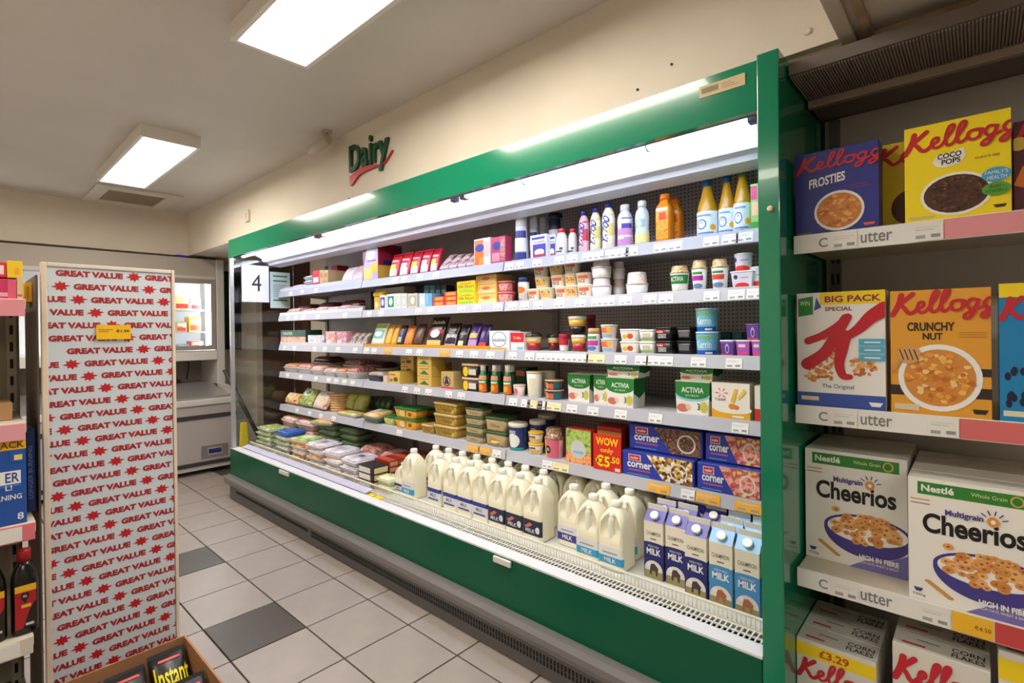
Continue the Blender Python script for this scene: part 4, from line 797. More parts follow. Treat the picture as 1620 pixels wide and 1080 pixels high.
def act(u0, u1, vt, ins, label, zb=0.0, sp=None, d_=.1, hgt=None):
    Y, Z = row(4, ins); loc, w_, h_ = FB(Y, Z, u0, u1, vt); h_ = hgt or h_
    t = thing('yogurt_multipack', label, 'yogurt multipack', (loc[0], Y, Z + zb), 0, 'green topped yogurt multipacks'); w_ *= .97
    obj('sleeve', loft(BM(), [[(-w_ * .46, 0, 0), (w_ * .46, 0, 0), (w_ * .46, d_, 0), (-w_ * .46, d_, 0)], [(-w_ / 2, 0, h_), (w_ / 2, 0, h_), (w_ / 2, d_, h_), (-w_ / 2, d_, h_)]], smooth=False), mat((236, 234, 228), .4), t)
    art_of(w_, h_, sp or ACT()).build('front_print', t, lambda x, y, l: ((x - w_ / 2) * (.92 + .08 * y / h_), -.0004 - l * .0004, y))
    art_of(d_, h_, [('r', 0, .5, 1, .97, (34, 110, 50)), ('p', [(0, .5), (1, .5), (1, .62), (.5, .3)], (34, 110, 50))]).build('side_print', t, lambda x, y, l: (w_ / 2 * (.92 + .08 * y / h_) + .0006 + l * .0004, x, y))
    return h_
act(898, 934, 591, .03, 'green topped yogurt multipack beside the fruit pots')
act(939, 962, 592, .03, 'green topped yogurt multipack half hidden in the middle')
h1 = act(959, 1004, 597, 0, 'front green topped yogurt multipack under another one')
Y, Z = row(4, .015)
h2 = act(960, 1013, 597, .015, 'green topped yogurt multipack on top of the front one', zb=h1 + .001, hgt=min(.05, .196 - h1))
for j in range(3):
    act(964, 1005, 600, .105 + .095 * j, ['second', 'third', 'rear'][j] + ' lower green topped multipack in the receding row', d_=.09); 
h3 = act(1068, 1124, 603, .0, 'green and pale blue topped yogurt multipack with vanilla print', sp=ACT(True))
act(1075, 1130, 604, .02, 'dark green topped multipack on the vanilla one', zb=h3 + .001, hgt=min(.05, .196 - h3))
YO = [('r', 0, 0, 1, 1, (244, 236, 226)), ('r', 0, 0, 1, .26, (244, 176, 40)), ('e', .55, .28, .5, .12, (244, 236, 226), 2), ('t', 'Yoplait', .08, .48, .38, .58, (110, 80, 90), 4), ('e', .55, .36, .1, .08, (240, 140, 40), 4), ('e', .66, .34, .07, .06, (236, 120, 30), 4), ('r', .55, .06, .85, .11, WHITE, 3)]
for a in range(6): YO.append(('p', [(.27 + .03 * math.cos(a * 1.05), .72 + .03 * math.sin(a * 1.05)), (.27 + .16 * math.cos(a * 1.05 - .12), .72 + .14 * math.sin(a * 1.05 - .12)), (.27 + .16 * math.cos(a * 1.05 + .12), .72 + .14 * math.sin(a * 1.05 + .12))], (226, 70, 60), 3))
YO += [('p', [(.5, .5), (.62, .86), (.7, .84), (.6, .48)], (246, 190, 60), 3), ('p', [(.68, .6), (.86, .88), (.92, .8), (.74, .56)], (246, 200, 90), 3)]
for j in range(2): B(4, 1126 + j, 1187 + j, 606, .09, (226, 206, 176), 'yogurt_box', ['front', 'rear'][j] + ' cream box with orange foot and peach print on the fourth shelf', 'carton', YO if j == 0 else None, ins=-.006 + .1 * j)
B(4, 1194, 1204, 610, .1, (238, 232, 226), 'yogurt_box', 'white and red box beside the end panel on the fourth shelf', 'carton', [('r', 0, 0, 1, .36, (206, 50, 46))])

# ================================================================ SHELF 5 (lowest)
for i, (u0, u1, vt, col) in enumerate(((446, 466, 623, ORV), (467, 489, 615, GREENV), (490, 510, 619, mott([(236, 190, 150), (240, 230, 220), (220, 110, 70)], 22)))):
    BG(5, u0, u1, vt, .06, col, 'salad_bag', ['orange', 'green', 'peach'][i] + ' snack bag leaning at the glass end of the lowest shelf', 'food bag', [('e', .5, .7, .3, .2, (236, 236, 230))], lean=.55)
Y, Z = row(5, .06); xx = xat(522, Y, Z)
for i in range(7): tag(obj('flatbread', lathe(BM(), [(.07, 0), (.078, .006), (.078, .013), (.07, .018)], 20), mott([(206, 150, 96), (236, 196, 140), (180, 120, 70)], 30), None, (xx, Y + .085, Z + i * .0186)), '%s flatbread up in the brown stack on the lowest shelf' % ORD[i], 'bread', 'stacked flatbreads')
for i, (u0, u1, vt) in enumerate(((538, 553, 622), (554, 570, 624))): BG(5, u0, u1, vt, .07, mott([(226, 190, 110), (150, 170, 70), (240, 220, 170)], 16), 'salad_bag', ['yellow', 'yellow and green'][i] + ' vegetable bag right of the flatbreads', 'food bag', lean=.5, ins=.13)
PK(5, 530, 562, .03, .11, mott([(230, 206, 120), (206, 190, 90), (240, 230, 200)], 20), 'pasta_pack', 'flat yellow pack at the edge of the lowest shelf', 'food pack')
PK(5, 571, 597, .055, .17, mott([(236, 150, 80), (244, 200, 150), (226, 226, 210)], 18), 'breaded_pack', 'green and orange pack jutting from the lowest shelf', 'food pack', [('r', 0, .4, 1, 1, (140, 200, 120)), ('r', 0, .2, .3, 1, (236, 240, 240), 2)], ins=-.03, film=(90, 130, 110), rx=.12, zb=.004)
for i in range(4): BG(5, 577 + i * 9, 586 + i * 9, 628, .05, mott([(20, 40, 28), (40, 80, 50), (150, 150, 110)], 12), 'herb_bag', '%s dark green herb bag from the left on the lowest shelf' % ORD[i], 'food bag', lean=.3, ins=.26, group='herb bags')
DG = (20, 120, 54)
SPR = [('r', .05, .1, .95, .9, (240, 176, 50)), ('e', .35, .5, .14, .34, (250, 220, 160)), ('r', .68, .3, .85, .7, (150, 90, 30)), ('p', [(.52, .1), (.6, .9), (.54, .9)], (40, 110, 50))]
RT_(5, 605, 621, 658, .1, (200, 206, 110), DG, 'spread_tub', 'small pale green spread tub left of the yellow ones', 'spread tub', [('e', .5, .5, .2, .3, (226, 190, 170))], ins=.01)
RT_(5, 622, 658, 645, .11, (238, 170, 50), DG, 'spread_tub', ['lower front yellow spread tub with green lid', 'upper front yellow spread tub with green lid'], 'spread tub', SPR, n=2, group='yellow spread tubs')
RT_(5, 640, 672, 645, .11, (238, 170, 50), DG, 'spread_tub', ['lower rear yellow spread tub with green lid', 'upper rear yellow spread tub with green lid'], 'spread tub', SPR, n=2, ins=.125, group='yellow spread tubs')
GT = [('r', .04, .1, .96, .9, mott([(196, 160, 60), (150, 116, 40), (222, 190, 100)], 26)), ('t', 'Golden', .2, .35, .8, .65, (120, 90, 30))]
RT_(5, 665, 684, 672, .11, (190, 156, 66), (206, 176, 110), 'golden_spread_tub', 'golden spread tub at the foot of the golden stack', 'spread tub', GT, taper=.9, lid_h=.22)
RT_(5, 685, 722, 637, .11, (190, 156, 66), (206, 176, 110), 'golden_spread_tub', [q + ' golden spread tub of the front stack of three' for q in ('lower', 'middle', 'top')], 'spread tub', GT, n=3, group='golden spread tubs', taper=.9, lid_h=.22)
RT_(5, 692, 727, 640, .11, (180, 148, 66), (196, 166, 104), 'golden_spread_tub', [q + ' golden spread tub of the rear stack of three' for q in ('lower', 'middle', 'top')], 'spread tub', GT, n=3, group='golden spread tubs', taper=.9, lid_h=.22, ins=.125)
KD = (58, 96, 60)
OT = [('r', .06, .15, .94, .85, (190, 166, 126)), ('t', 'Olive', .25, .35, .75, .62, (110, 90, 60))]
RT_(5, 735, 763, 645, .09, (186, 160, 122), KD, 'olive_spread_tub', [q + ' small beige tub with dark green lid in the stack of four' for q in ('lowest', 'second', 'third', 'top')], 'spread tub', OT, n=4, taper=.92, lid_h=.2, group='beige spread tubs')
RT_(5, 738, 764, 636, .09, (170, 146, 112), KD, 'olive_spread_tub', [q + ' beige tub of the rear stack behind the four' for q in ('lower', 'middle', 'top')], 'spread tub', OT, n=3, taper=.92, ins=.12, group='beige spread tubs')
RT_(5, 766, 800, 660, .11, (186, 160, 122), KD, 'olive_spread_tub', ['lower larger beige tub with dark green lid', 'upper larger beige tub with dark green lid'], 'spread tub', OT, n=2, taper=.92, group='larger beige tubs', ins=.014)
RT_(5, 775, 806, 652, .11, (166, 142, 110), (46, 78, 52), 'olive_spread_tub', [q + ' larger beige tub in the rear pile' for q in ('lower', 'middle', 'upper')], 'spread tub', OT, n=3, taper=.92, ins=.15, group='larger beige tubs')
RD(5, 777, 797, 697, (214, 210, 206), (240, 200, 60), 'dip_pot', 'small low pot with yellow lid at the shelf edge', 'pot', [('r', .1, .2, .9, .8, (150, 140, 150))], ins=-.006, lid_h=.22)
WT = [('r', 0, .55, 1, 1, (40, 56, 120)), ('t', 'GREEK', .3, .72, .66, .86, WHITE), ('e', .5, .42, .3, .3, (240, 240, 240), 2), ('r', 0, 0, 1, .14, (40, 150, 150), 2)]
RD(5, 805, 836, 668, (40, 60, 120), (238, 236, 230), 'greek_yogurt_tub', 'front navy and white yogurt tub on the lowest shelf', 'yogurt tub', WT, taper=.86, lid_h=.13)
RD(5, 838, 864, 664, (40, 60, 120), (230, 228, 224), 'greek_yogurt_tub', 'navy and white yogurt tub behind the yellow pots', 'yogurt tub', WT, taper=.86, lid_h=.13, ins=.07)
RD(5, 852, 880, 655, (40, 60, 120), (220, 220, 216), 'greek_yogurt_tub', 'navy and white yogurt tub farthest back on the lowest shelf', 'yogurt tub', WT, taper=.86, lid_h=.13, ins=.16)
RD(5, 836, 861, 682, (226, 216, 206), (244, 190, 50), 'custard_pot', ['lower pot of the yellow lidded pair on the lowest shelf', 'upper pot of the yellow lidded pair on the lowest shelf'], 'pot', [('r', .1, .25, .9, .5, (240, 190, 60)), ('r', .2, .6, .7, .8, (110, 100, 150))], n=2, ins=-.002, lid_h=.14)
RD(5, 862, 893, 676, (236, 196, 196), mott([(206, 170, 130), (120, 70, 50), (236, 214, 190)], 60), 'granola_yogurt', 'pink and yellow yogurt pot with granola lid and black disc', 'yogurt pot', [('r', .1, .04, .34, .96, (246, 206, 50)), ('r', .34, .04, .9, .96, (230, 110, 140)), ('e', .45, .45, .12, .22, (30, 26, 30), 3), ('t', '0%', .39, .38, .51, .54, WHITE, 4)], lid_h=.36, dome=1, taper=.9)
GBX = [('r', .02, .02, .98, .98, mott([(120, 180, 70), (190, 210, 110), (60, 130, 50)], 30)), ('r', .02, .02, .98, .34, mott([(236, 120, 60), (250, 190, 120), (220, 80, 60)], 60), 2), ('e', .5, .42, .3, .26, (206, 206, 206), 3), ('r', .3, .3, .7, .38, (130, 190, 230), 4)]
for j in range(3): B(5, 895 + j * 2, 936 + j * 2, 679, .07, (190, 60, 40), 'pizza_box', ['front', 'second', 'rear'][j] + ' green topped picture box left of the red price card', 'carton', GBX if j == 0 else [('r', 0, .8, 1, 1, (170, 50, 40))], ins=.0 + .075 * j)
for j in range(3): B(5, 945 + 2 * j, 984 + 2 * j, 676 - 2 * j, .07, (176, 40, 34), 'pizza_box', ['nearest', 'middle', 'farthest'][j] + ' red carton behind the red price card', 'carton', [('r', 0, .8, 1, .9, (206, 150, 70))], ins=.035 + .075 * j)
Y, Z = row(5, -.012); loc, w_, h_ = FB(Y, Z, 939, 983, 688)
t = thing('price_card', 'red price card reading WOW only 5.50 euro in yellow', 'sign', loc)
obj('card', box(BM(), -w_ / 2, w_ / 2, 0, .003, 0, h_, .0005), mat((220, 40, 30), .45), t)
art_of(w_, h_, [('t', 'WOW', .1, .7, .9, .92, (250, 214, 20), 2, .05), ('t', 'only', .26, .46, .74, .64, (250, 190, 40), 2, .03), ('t', '€5', .08, .1, .6, .42, (250, 224, 20), 2, .05), ('t', '.50', .62, .24, .95, .42, (250, 214, 20), 2, .04), ('r', .78, .03, .96, .12, (240, 220, 220))]).build('lettering', t, flat(w_))
NUTM = mott([(240, 226, 190), (150, 100, 60), (90, 60, 40), (250, 244, 226), (214, 170, 60)], 85, voro=True); CHO = mott([(96, 62, 50), (150, 106, 84), (60, 40, 40), (190, 140, 110)], 44); STR = mott([(230, 90, 90), (250, 190, 170), (190, 40, 60), (250, 220, 120)], 30)
def corner(u0, u1, vt, ins, zb, pic, label, hgt=None):
    Y, Z = row(5, ins); loc, w_, h_ = FB(Y, Z + zb, u0, u1, vt); h_ = hgt or h_
    t = thing('yogurt_corner_pack', label, 'yogurt multipack', (loc[0], Y, Z + zb), 0, 'blue corner yogurt multipacks'); w_ *= .985
    obj('sleeve', box(BM(), -w_ / 2, w_ / 2, 0, .11, 0, h_, .006), mat((44, 60, 160), .25, coat=.3), t)
    sp = [('r', .02, .04, .98, .96, (48, 66, 176)), ('p', [(.36, .96), (.98, .96), (.98, .04), (.6, .04), (.47, .5)], pic, 2), ('e', .8, .46, .12, .34, (236, 226, 220), 3), ('e', .8, .46, .1, .28, pic, 4), ('r', .1, .62, .28, .88, (240, 240, 244), 2), ('r', .11, .64, .27, .86, (200, 44, 60), 3), ('t', 'muller', .13, .7, .25, .8, WHITE, 4, .02), ('t', 'corner', .08, .36, .44, .58, WHITE, 4, .04), ('r', .1, .24, .42, .3, (190, 90, 130), 3), ('r', .08, .08, .4, .12, (90, 150, 226), 3)]
    art_of(w_, h_, sp).build('front_print', t, lambda x, y, l: ((x - w_ / 2) * .985, -.0006 - l * .0004, y))
    return h_
hb_ = corner(983, 1100, 720, -.008, 0, NUTM, 'blue corner yogurt multipack with nut picture beside the red price card')
hc_ = corner(1102, 1206, 738, -.008, 0, STR, 'blue corner yogurt multipack with strawberry picture beside the end panel')
corner(994, 1113, 0, .03, hb_ + .001, CHO, 'upper blue corner yogurt multipack with chocolate picture', .105)
corner(1115, 1206, 0, .03, hc_ + .001, STR, 'upper blue corner yogurt multipack with red fruit picture', .105)

# ================================================================ DECK: MILK
ZM = ZD + .0008
M_MILK = mat((246, 240, 214), .3); M_HDPE = mat((240, 238, 222), .35)
def jug_meshes(w_, h_):
    """square HDPE milk jug with a recessed grip and a bar handle at the front"""
    b = BM(); rings = []; n = 12
    prof = [(.90, 0), (.97, .012), (1, .03), (1, .40), (1, .62), (.96, .70), (.84, .79), (.62, .86), (.42, .895), (.33, .91), (.33, .935)]
    zz = []
    for (s0, z0), (s1, z1) in zip(prof, prof[1:]):
        m = max(1, int((z1 - z0) / .045))
        for i in range(m): zz.append((s0 + (s1 - s0) * i / m, z0 + (z1 - z0) * i / m))
    zz.append(prof[-1])
    for s, z in zz:
        ring = []
        k = min(1, max(0, (z - .7) / .2)); rr = (w_ * s / 2) * (.28 + .72 * k)
        base = rrect(w_ * s, w_ * s, rr * .999, 8)
        for x, y in base:
            yy = y + w_ / 2
            if y < -w_ * s * .2 and .36 < z < .84:      # grip recess
                e = 1 - (x / (w_ * .41)) ** 2 - ((z - .60) / .235) ** 2
                if e > 0: yy += .30 * w_ * min(1, e * 2.2)
            ring.append((x, yy, z * h_))
        rings.append(ring)
    loft(b, rings); body = mesh_of(b, 'jug_body', M_MILK)
    h = BM(); pts = [(0, w_ * .24, h_ * .82), (0, w_ * .155, h_ * .775), (0, w_ * .122, h_ * .68), (0, w_ * .122, h_ * .52), (0, w_ * .15, h_ * .42), (0, w_ * .22, h_ * .385)]
    tube(h, crom(pts, 3), w_ * .115, 10); handle = mesh_of(h, 'jug_handle', M_HDPE)
    for p in handle.polygons: p.use_smooth = True
    c = lathe(BM(), [(w_ * .185, h_ * .925), (w_ * .19, h_ * .93), (w_ * .185, h_ * .99), (w_ * .16, h_)], 18, 0, w_ / 2); cap = mesh_of(c, 'jug_cap', mat((246, 244, 236), .4))
    return body, handle, cap
JM = {}
def jug(x, y, label, lab='navy', h_=.262, w_=.104, rz=0.0):
    key = (lab, h_, w_)
    t = thing('milk_jug', label, 'milk jug', (x, y, ZM), rz, 'plastic milk jugs')
    if (h_, w_) not in JM: JM[(h_, w_)] = jug_meshes(w_, h_)
    bo, ha, ca = JM[(h_, w_)]
    obj('body', bo, None, t); obj('handle', ha, None, t); obj('cap', ca, None, t)
    if lab:
        if key not in JM:
            hh = h_ * .25; W = w_ * 1.5
            sp = {'navy': [('r', 0, .0, 1, 1, (222, 222, 226)), ('r', 0, .7, 1, 1, (44, 50, 150), 2), ('r', .25, .1, .75, .22, (60, 60, 120), 2), ('t', 'MILK', .36, .34, .64, .6, (80, 86, 140))],
                  'dark': [('r', 0, 0, 1, 1, (34, 40, 66)), ('p', [(.25, .5), (.45, .8), (.55, .7), (.36, .4)], (200, 110, 100)), ('t', 'MILK', .3, .15, .62, .4, (220, 220, 226)), ('e', .72, .4, .08, .22, (220, 222, 226))],
                  'sky': [('r', 0, 0, 1, 1, (226, 228, 228)), ('r', 0, .0, 1, .45, (60, 160, 210), 2), ('t', 'MILK', .34, .1, .66, .36, WHITE), ('r', .3, .62, .7, .7, (150, 150, 160), 2)],
                  'violet': [('r', 0, 0, 1, 1, (226, 226, 232)), ('r', 0, 0, 1, .5, (56, 54, 140), 2), ('t', 'MILK', .34, .12, .66, .4, WHITE), ('r', .3, .66, .7, .74, (150, 150, 160), 2)]}[lab]
            def fn(xx, yy, l):
                o = w_ / 2 + .0008 + l * .0004; q = xx - W / 2; s = w_ / 2 * .8
                if abs(q) <= s: return (q, w_ / 2 - o, h_ * .10 + yy)
                a = math.copysign(1, q); e = min(1.0, (abs(q) - s) / (W / 2 - s)) * math.pi / 2; r = o - s
                return (a * (s + r * math.sin(e)), w_ / 2 - s - r * math.cos(e), h_ * .10 + yy)
            o = art_of(W, hh, sp, 18).build('label_sleeve', None, fn); JM[key] = o.data; bpy.data.objects.remove(o)
        obj('label_sleeve', JM[key], None, t)
    return t
def jx(u, Y): return xat(u, Y + .052, ZM + .2)
front = [(655, .185, 'sky', 'milk jug with sky blue label, leftmost of the large jugs'), (697, .205, 'navy', None), (722, .205, 'navy', None), (741, .205, 'navy', None), (765, .205, 'navy', None), (789, .203, 'dark', None), (816, .203, 'dark', None), (846, .198, 'dark', None)]
xs = []
xprev = None
for i, (u, Y, lab, lb) in enumerate(front):
    x = jx(u, Y)
    if xprev is not None: x = max(x, xprev + .1065)
    xprev = x; xs.append(x)
    nm = lb or ('%s %s labelled milk jug from the left in the front row' % ((ORD[i - 1], 'navy and white') if lab == 'navy' else (ORD[i - 5], 'black')))
    jug(x, Y, nm, lab)
xn = xs[-1]
jug(jx(908, .25), .25, 'milk jug with violet lower label set back beside the black labelled jugs', 'violet', .25)
jug(jx(939, .195), .195, 'left of the two front milk jugs with sky blue label by the cartons', 'sky', .25)
jug(jx(939, .195) + .108, .185, 'right of the two front milk jugs with sky blue label by the cartons', 'sky', .25)
jug(xs[0] - .095, .2, 'small milk jug left of the large jugs', 'navy', .17, .075)
# rows behind, on a grid
cnt = 0
for j, Y in enumerate((.318, .430, .542)):
    k = 0
    for i in range(14):
        x = xs[0] + .03 + i * .1085
        if j == 0 and abs(x - jx(908, .25)) < .108: continue
        if x > -.50: continue
        if x > -.54 and j == 0: continue
        jug(x, Y, '%s milk jug from the left in the %s row back' % (ORD[k] if k < 12 else 'last', ['second', 'third', 'rearmost'][j]), ('navy' if i < 5 else 'dark' if i < 9 else 'sky') if j == 0 else None)
        k += 1
# ================================================================ DECK: MILK CARTONS
def carton_meshes(col, dark):
    w_, h_ = .073, .205
    b = box(BM(), -w_ / 2, w_ / 2, 0, w_, 0, h_, .0015); body = mesh_of(b, 'carton_body', mat((238, 230, 212), .4))
    b = BM(); z1 = h_ + .036
    V = [b.verts.new(p) for p in ((-w_ / 2, 0, h_), (w_ / 2, 0, h_), (w_ / 2, w_, h_), (-w_ / 2, w_, h_), (-w_ / 2, w_ / 2 - .002, z1), (w_ / 2, w_ / 2 - .002, z1), (w_ / 2, w_ / 2 + .002, z1), (-w_ / 2, w_ / 2 + .002, z1), (-w_ * .3, w_ / 2, h_ + .01), (w_ * .3, w_ / 2, h_ + .01))]
    for f in ((0, 1, 5, 4), (2, 3, 7, 6)): b.faces.new([V[i] for i in f])
    for f in ((1, 9, 5), (9, 2, 6), (9, 6, 5), (3, 8, 7), (8, 0, 4), (8, 4, 7)): b.faces.new([V[i] for i in f])
    roof = mesh_of(b, 'carton_roof', mat(col, .35))
    b = box(BM(), -w_ / 2, w_ / 2, w_ / 2 - .0025, w_ / 2 + .0025, z1 - .001, z1 + .018, .0005); fin = mesh_of(b, 'carton_fin', mat((226, 220, 206), .4))
    b = lathe(BM(), [(.0155, 0), (.0155, .012), (.0135, .014)], 18); cap = mesh_of(b, 'carton_cap', mat((244, 242, 240), .35))
    sp = [('r', .0, .0, 1, .62, dark), ('e', .5, .62, .5, .02, dark), ('t', 'CHAMPION', .12, .76, .88, .83, (130, 126, 116), 3, .01), ('r', .35, .69, .65, .71, (110, 100, 90), 2), ('t', 'FRESH MILK', .22, .55, .8, .585, (226, 230, 240), 4, .0), ('t', 'MILK', .14, .42, .88, .53, (246, 246, 248), 4, .04),
          ('e', .5, .16, .46, .16, (226, 220, 214), 3), ('r', .04, 0, .96, .14, (150, 140, 90), 2), ('p', [(.3, .08), (.34, .25), (.55, .27), (.75, .2), (.7, .06), (.62, .06), (.6, .14), (.42, .14), (.4, .06)], (70, 56, 56) if dark[0] < 50 else (170, 100, 70), 4), ('e', .27, .24, .09, .04, (236, 232, 230), 5)]
    o = art_of(w_, h_, sp).build('front_print', None, flat(w_)); pr = o.data; bpy.data.objects.remove(o)
    o = art_of(w_, h_, [('r', 0, 0, 1, .62, dark), ('r', .2, .3, .8, .56, (200, 206, 220), 2), ('r', .25, .05, .75, .24, (220, 220, 226), 2)]).build('side_print', None, lambda x, y, l: (w_ / 2 + .0003 + l * .0004, x, y)); sd = o.data; bpy.data.objects.remove(o)
    return body, roof, fin, cap, pr, sd
CM = {'navy': carton_meshes((76, 74, 170), (32, 40, 112)), 'blue': carton_meshes((134, 192, 240), (70, 146, 206))}
def milk_carton(x, y, kind, label):
    t = thing('milk_carton', label, 'milk carton', (x, y, ZM), 0, 'gable top milk cartons'); bo, ro, fi, ca, pr, sd = CM[kind]
    obj('carton', bo, None, t); obj('roof', ro, None, t); obj('fin', fi, None, t); obj('front_print', pr, None, t); obj('side_print', sd, None, t)
    c = obj('cap', ca, None, t, (0, .0165, .2215)); c.rotation_euler = (math.radians(45), 0, 0)
for kind, cols in (('blue', ((-.098, .20, 4, 'right'), (-.180, .205, 5, 'left'))), ('navy', ((-.262, .207, 1, 'nearest'),))):
    for x, y, n, side in cols:
        for j in range(n): milk_carton(x, y + j * .0765, kind, ('%s pale blue milk carton back in the %s column' % (ORD[j], side)) if kind == 'blue' else 'navy milk carton standing nearest, beside the pale blue cartons')
for ci, (x, y, n) in enumerate(((-.425, .235, 4), (-.346, .240, 4), (-.266, .375, 3))):
    for j in range(n): milk_carton(x, y + j * .0765, 'navy', '%s navy milk carton back in the %s column' % (ORD[j], ['left', 'middle', 'right'][ci]))

# ================================================================ DECK: PACKETS AT THE FAR END
WHP = mott([(240, 236, 238), (206, 196, 206), (170, 160, 180)], 16)
def dk(x, y, z, w_, h_, d_, col, name, label, cat='food pack', spec=None, film=None, rz=0.0, rx=0.0): return P_pack((x, y, ZM + z * 1.35), w_, h_ * 1.35, d_, col, name, label, cat, spec, None, rz, film, rx)
GRN = (118, 138, 104)
for i in range(5): dk(-3.585, .15, .026 * i, .26, .0255, .17, GREENV if i else WHP, 'salad_tray', '%s pale green tray up in the stack nearest the glass end' % ORD[i], film=(206, 214, 200), rz=(-.04, .05, 0, .06, -.05)[i])
for i in range(5): dk(-3.29, .155, .027 * i, .22, .0265, .17, (40, 90, 180) if i == 4 else (GREENV, WHP)[i % 2], 'salad_tray', ['lowest tray under the blue pack', 'second tray up under the blue pack', 'third tray up under the blue pack', 'fourth tray up under the blue pack', 'bright blue flat pack on the deck stack'][i], film=(206, 214, 200) if i < 4 else (60, 100, 190), rz=(.03, -.04, .05, -.03, .02)[i])
LIME = [('r', 0, .25, 1, .75, (140, 196, 50))]
for k, (x, y) in enumerate(((-3.62, .355), (-3.34, .365))):
    for i in range(3): dk(x, y, .056 * i, .25, .055, .18, HAM if i < 2 else mott([(206, 150, 140), (240, 210, 200), (150, 90, 80)], 16), 'chicken_tray', '%s meat tray up in the %s' % (ORD[i], ('far corner pile of the deck', 'pile behind the blue pack')[k]), spec=LIME, film=(226, 214, 206), rz=(.06, -.05, .08)[i] * (1 if k else -1))
for i in range(4): dk(-3.04, .155, .030 * i, .21, .0295, .18, (ORV, WHP, ORV, mott([(240, 190, 130), (110, 180, 70), (246, 230, 210)], 12))[i], 'sandwich_tray', ['lowest orange', 'second white', 'third orange', 'topmost green and tan'][i] + ' pack of the third deck stack', film=(226, 212, 196), rz=(.04, -.05, .02, .12)[i])
for i in range(4): dk(-2.80, .155, .030 * i, .2, .0295, .18, WHP if i != 1 else ORV, 'sandwich_tray', ['lowest', 'second', 'third', 'topmost'][i] + ' white pack of the fourth deck stack', film=(234, 228, 224), spec=[('r', .5, .2, .9, .7, (120, 120, 110))], rz=(-.03, .04, -.05, .08)[i])
for i in range(5): dk(-3.06, .39, .034 * i, .24, .0335, .18, GRN, 'lettuce_tray', '%s grey green tray up at the back of the deck' % ORD[i], film=(132, 150, 120), rz=.05 * (-1) ** i)
for i in range(5): dk(-2.78, .40, .034 * i, .22, .0335, .18, (96, 116, 84), 'lettuce_tray', '%s grey green tray up in the rear right pile' % ORD[i], film=(108, 128, 96), rz=.04 * (-1) ** i)
PEEL = mott([(60, 150, 60), (240, 190, 110), (226, 120, 60), (246, 226, 190)], 14)
dk(-3.02, .33, .1705, .22, .024, .13, PEEL, 'stir_fry_pack', 'green and orange pack lying across the deck piles', rz=.35)
for i in range(3): dk(-2.575, .155, .037 * i, .2, .0365, .2, (WHP, mott([(240, 190, 120), (246, 240, 240), (226, 150, 80)], 14), WHP)[i], 'pastry_pack', ['lowest', 'middle', 'upper'][i] + ' white and orange long pack in the deck middle', film=(238, 234, 238), rz=(.02, -.03, .1)[i])
for i in range(3): dk(-2.36, .15, .034 * i, .18, .0335, .2, WHP, 'pastry_pack', ['lowest', 'middle', 'upper'][i] + ' white flat pack beside the black striped boxes', film=(238, 236, 242), spec=[('r', .5, .3, .9, .6, (60, 60, 70))], rz=(.0, .04, -.06)[i])
dk(-2.53, .39, 0, .22, .1, .2, BACON, 'bacon_pack', 'red bacon pack at the back of the deck'); dk(-2.34, .4, 0, .14, .09, .2, HAM, 'bacon_pack', 'pink bacon pack behind the white flat packs')
SL = [('r', .04, .1, .82, .9, (232, 226, 214))]
for i in range(3): P_box((-2.165, .155, ZM + .040 * i), .15, .0392, .11, (34, 30, 32), 'pudding_box', ['lowest', 'middle', 'top'][i] + ' black box with cream panel in the striped stack', 'carton', SL, side=[('r', .08, .1, .94, .9, (222, 200, 150))])
for i in range(4):
    for j in range(3): P_box((-2.165, .27 + .105 * j, ZM + .034 * i), .15, .0332, .102, (140, 40, 34), 'pudding_box', '%s red brown box up in the %s pile behind the striped stack' % (ORD[i], ORD[j]), 'carton', side=[('r', .05, .15, .6, .85, (206, 150, 110)), ('r', .65, .2, .95, .8, (190, 90, 60))], top=[('r', .1, .1, .9, .6, (206, 90, 50))], group='red brown pudding boxes')
BW = mott([(214, 226, 170), (240, 236, 206), (150, 180, 100)], 22)
for i, (x, y, z) in enumerate(((-2.0, .155, 0), (-2.0, .155, .043), (-1.99, .29, 0), (-1.99, .29, .043), (-1.90, .2, .0865 * 0 + .0))[:4]): P_pack((x, y, ZM + z), .13, .042, .11, BW, 'dough_pack', ['lower front', 'upper front', 'lower rear', 'upper rear'][i] + ' pale green wrapped block left of the milk jugs', 'food pack', film=(226, 228, 200))
# paper notices on the glass end
t = thing('number_notice', 'white paper notice with a large number 4 on the chiller glass', 'notice', (XL + .0135, .198, 1.688), math.pi / 2)
obj('sheet', box(BM(), -.108, .108, 0, .0008, -.148, .148), mat((236, 236, 246), .6), t)
A = Art(); A.text('4', -.032, -.06, .045, .075, mat((40, 40, 46), .6), 1, res=8); A.rect(-.03, .118, .03, .124, mat((170, 170, 180), .6)); A.build('lettering', t, lambda x, y, l: (x, -.0006, y))
t = thing('green_notice', 'white paper notice with green bars beside the number four sheet', 'notice', (XL + .0105, .402, 1.645), math.pi / 2)
obj('sheet', box(BM(), -.085, .085, 0, .0008, -.15, .15), mat((196, 212, 206), .6), t)
A = Art()
for z in (.11, .07, -.09): A.rect(-.06, z, .06, z + .012, mat((40, 120, 70), .6))
for i in range(8): A.rect(-.06, .04 - .014 * i, .05 - .02 * (i % 3), .045 - .014 * i, mat((120, 140, 150), .6))
A.build('lettering', t, lambda x, y, l: (x, -.0006, y))

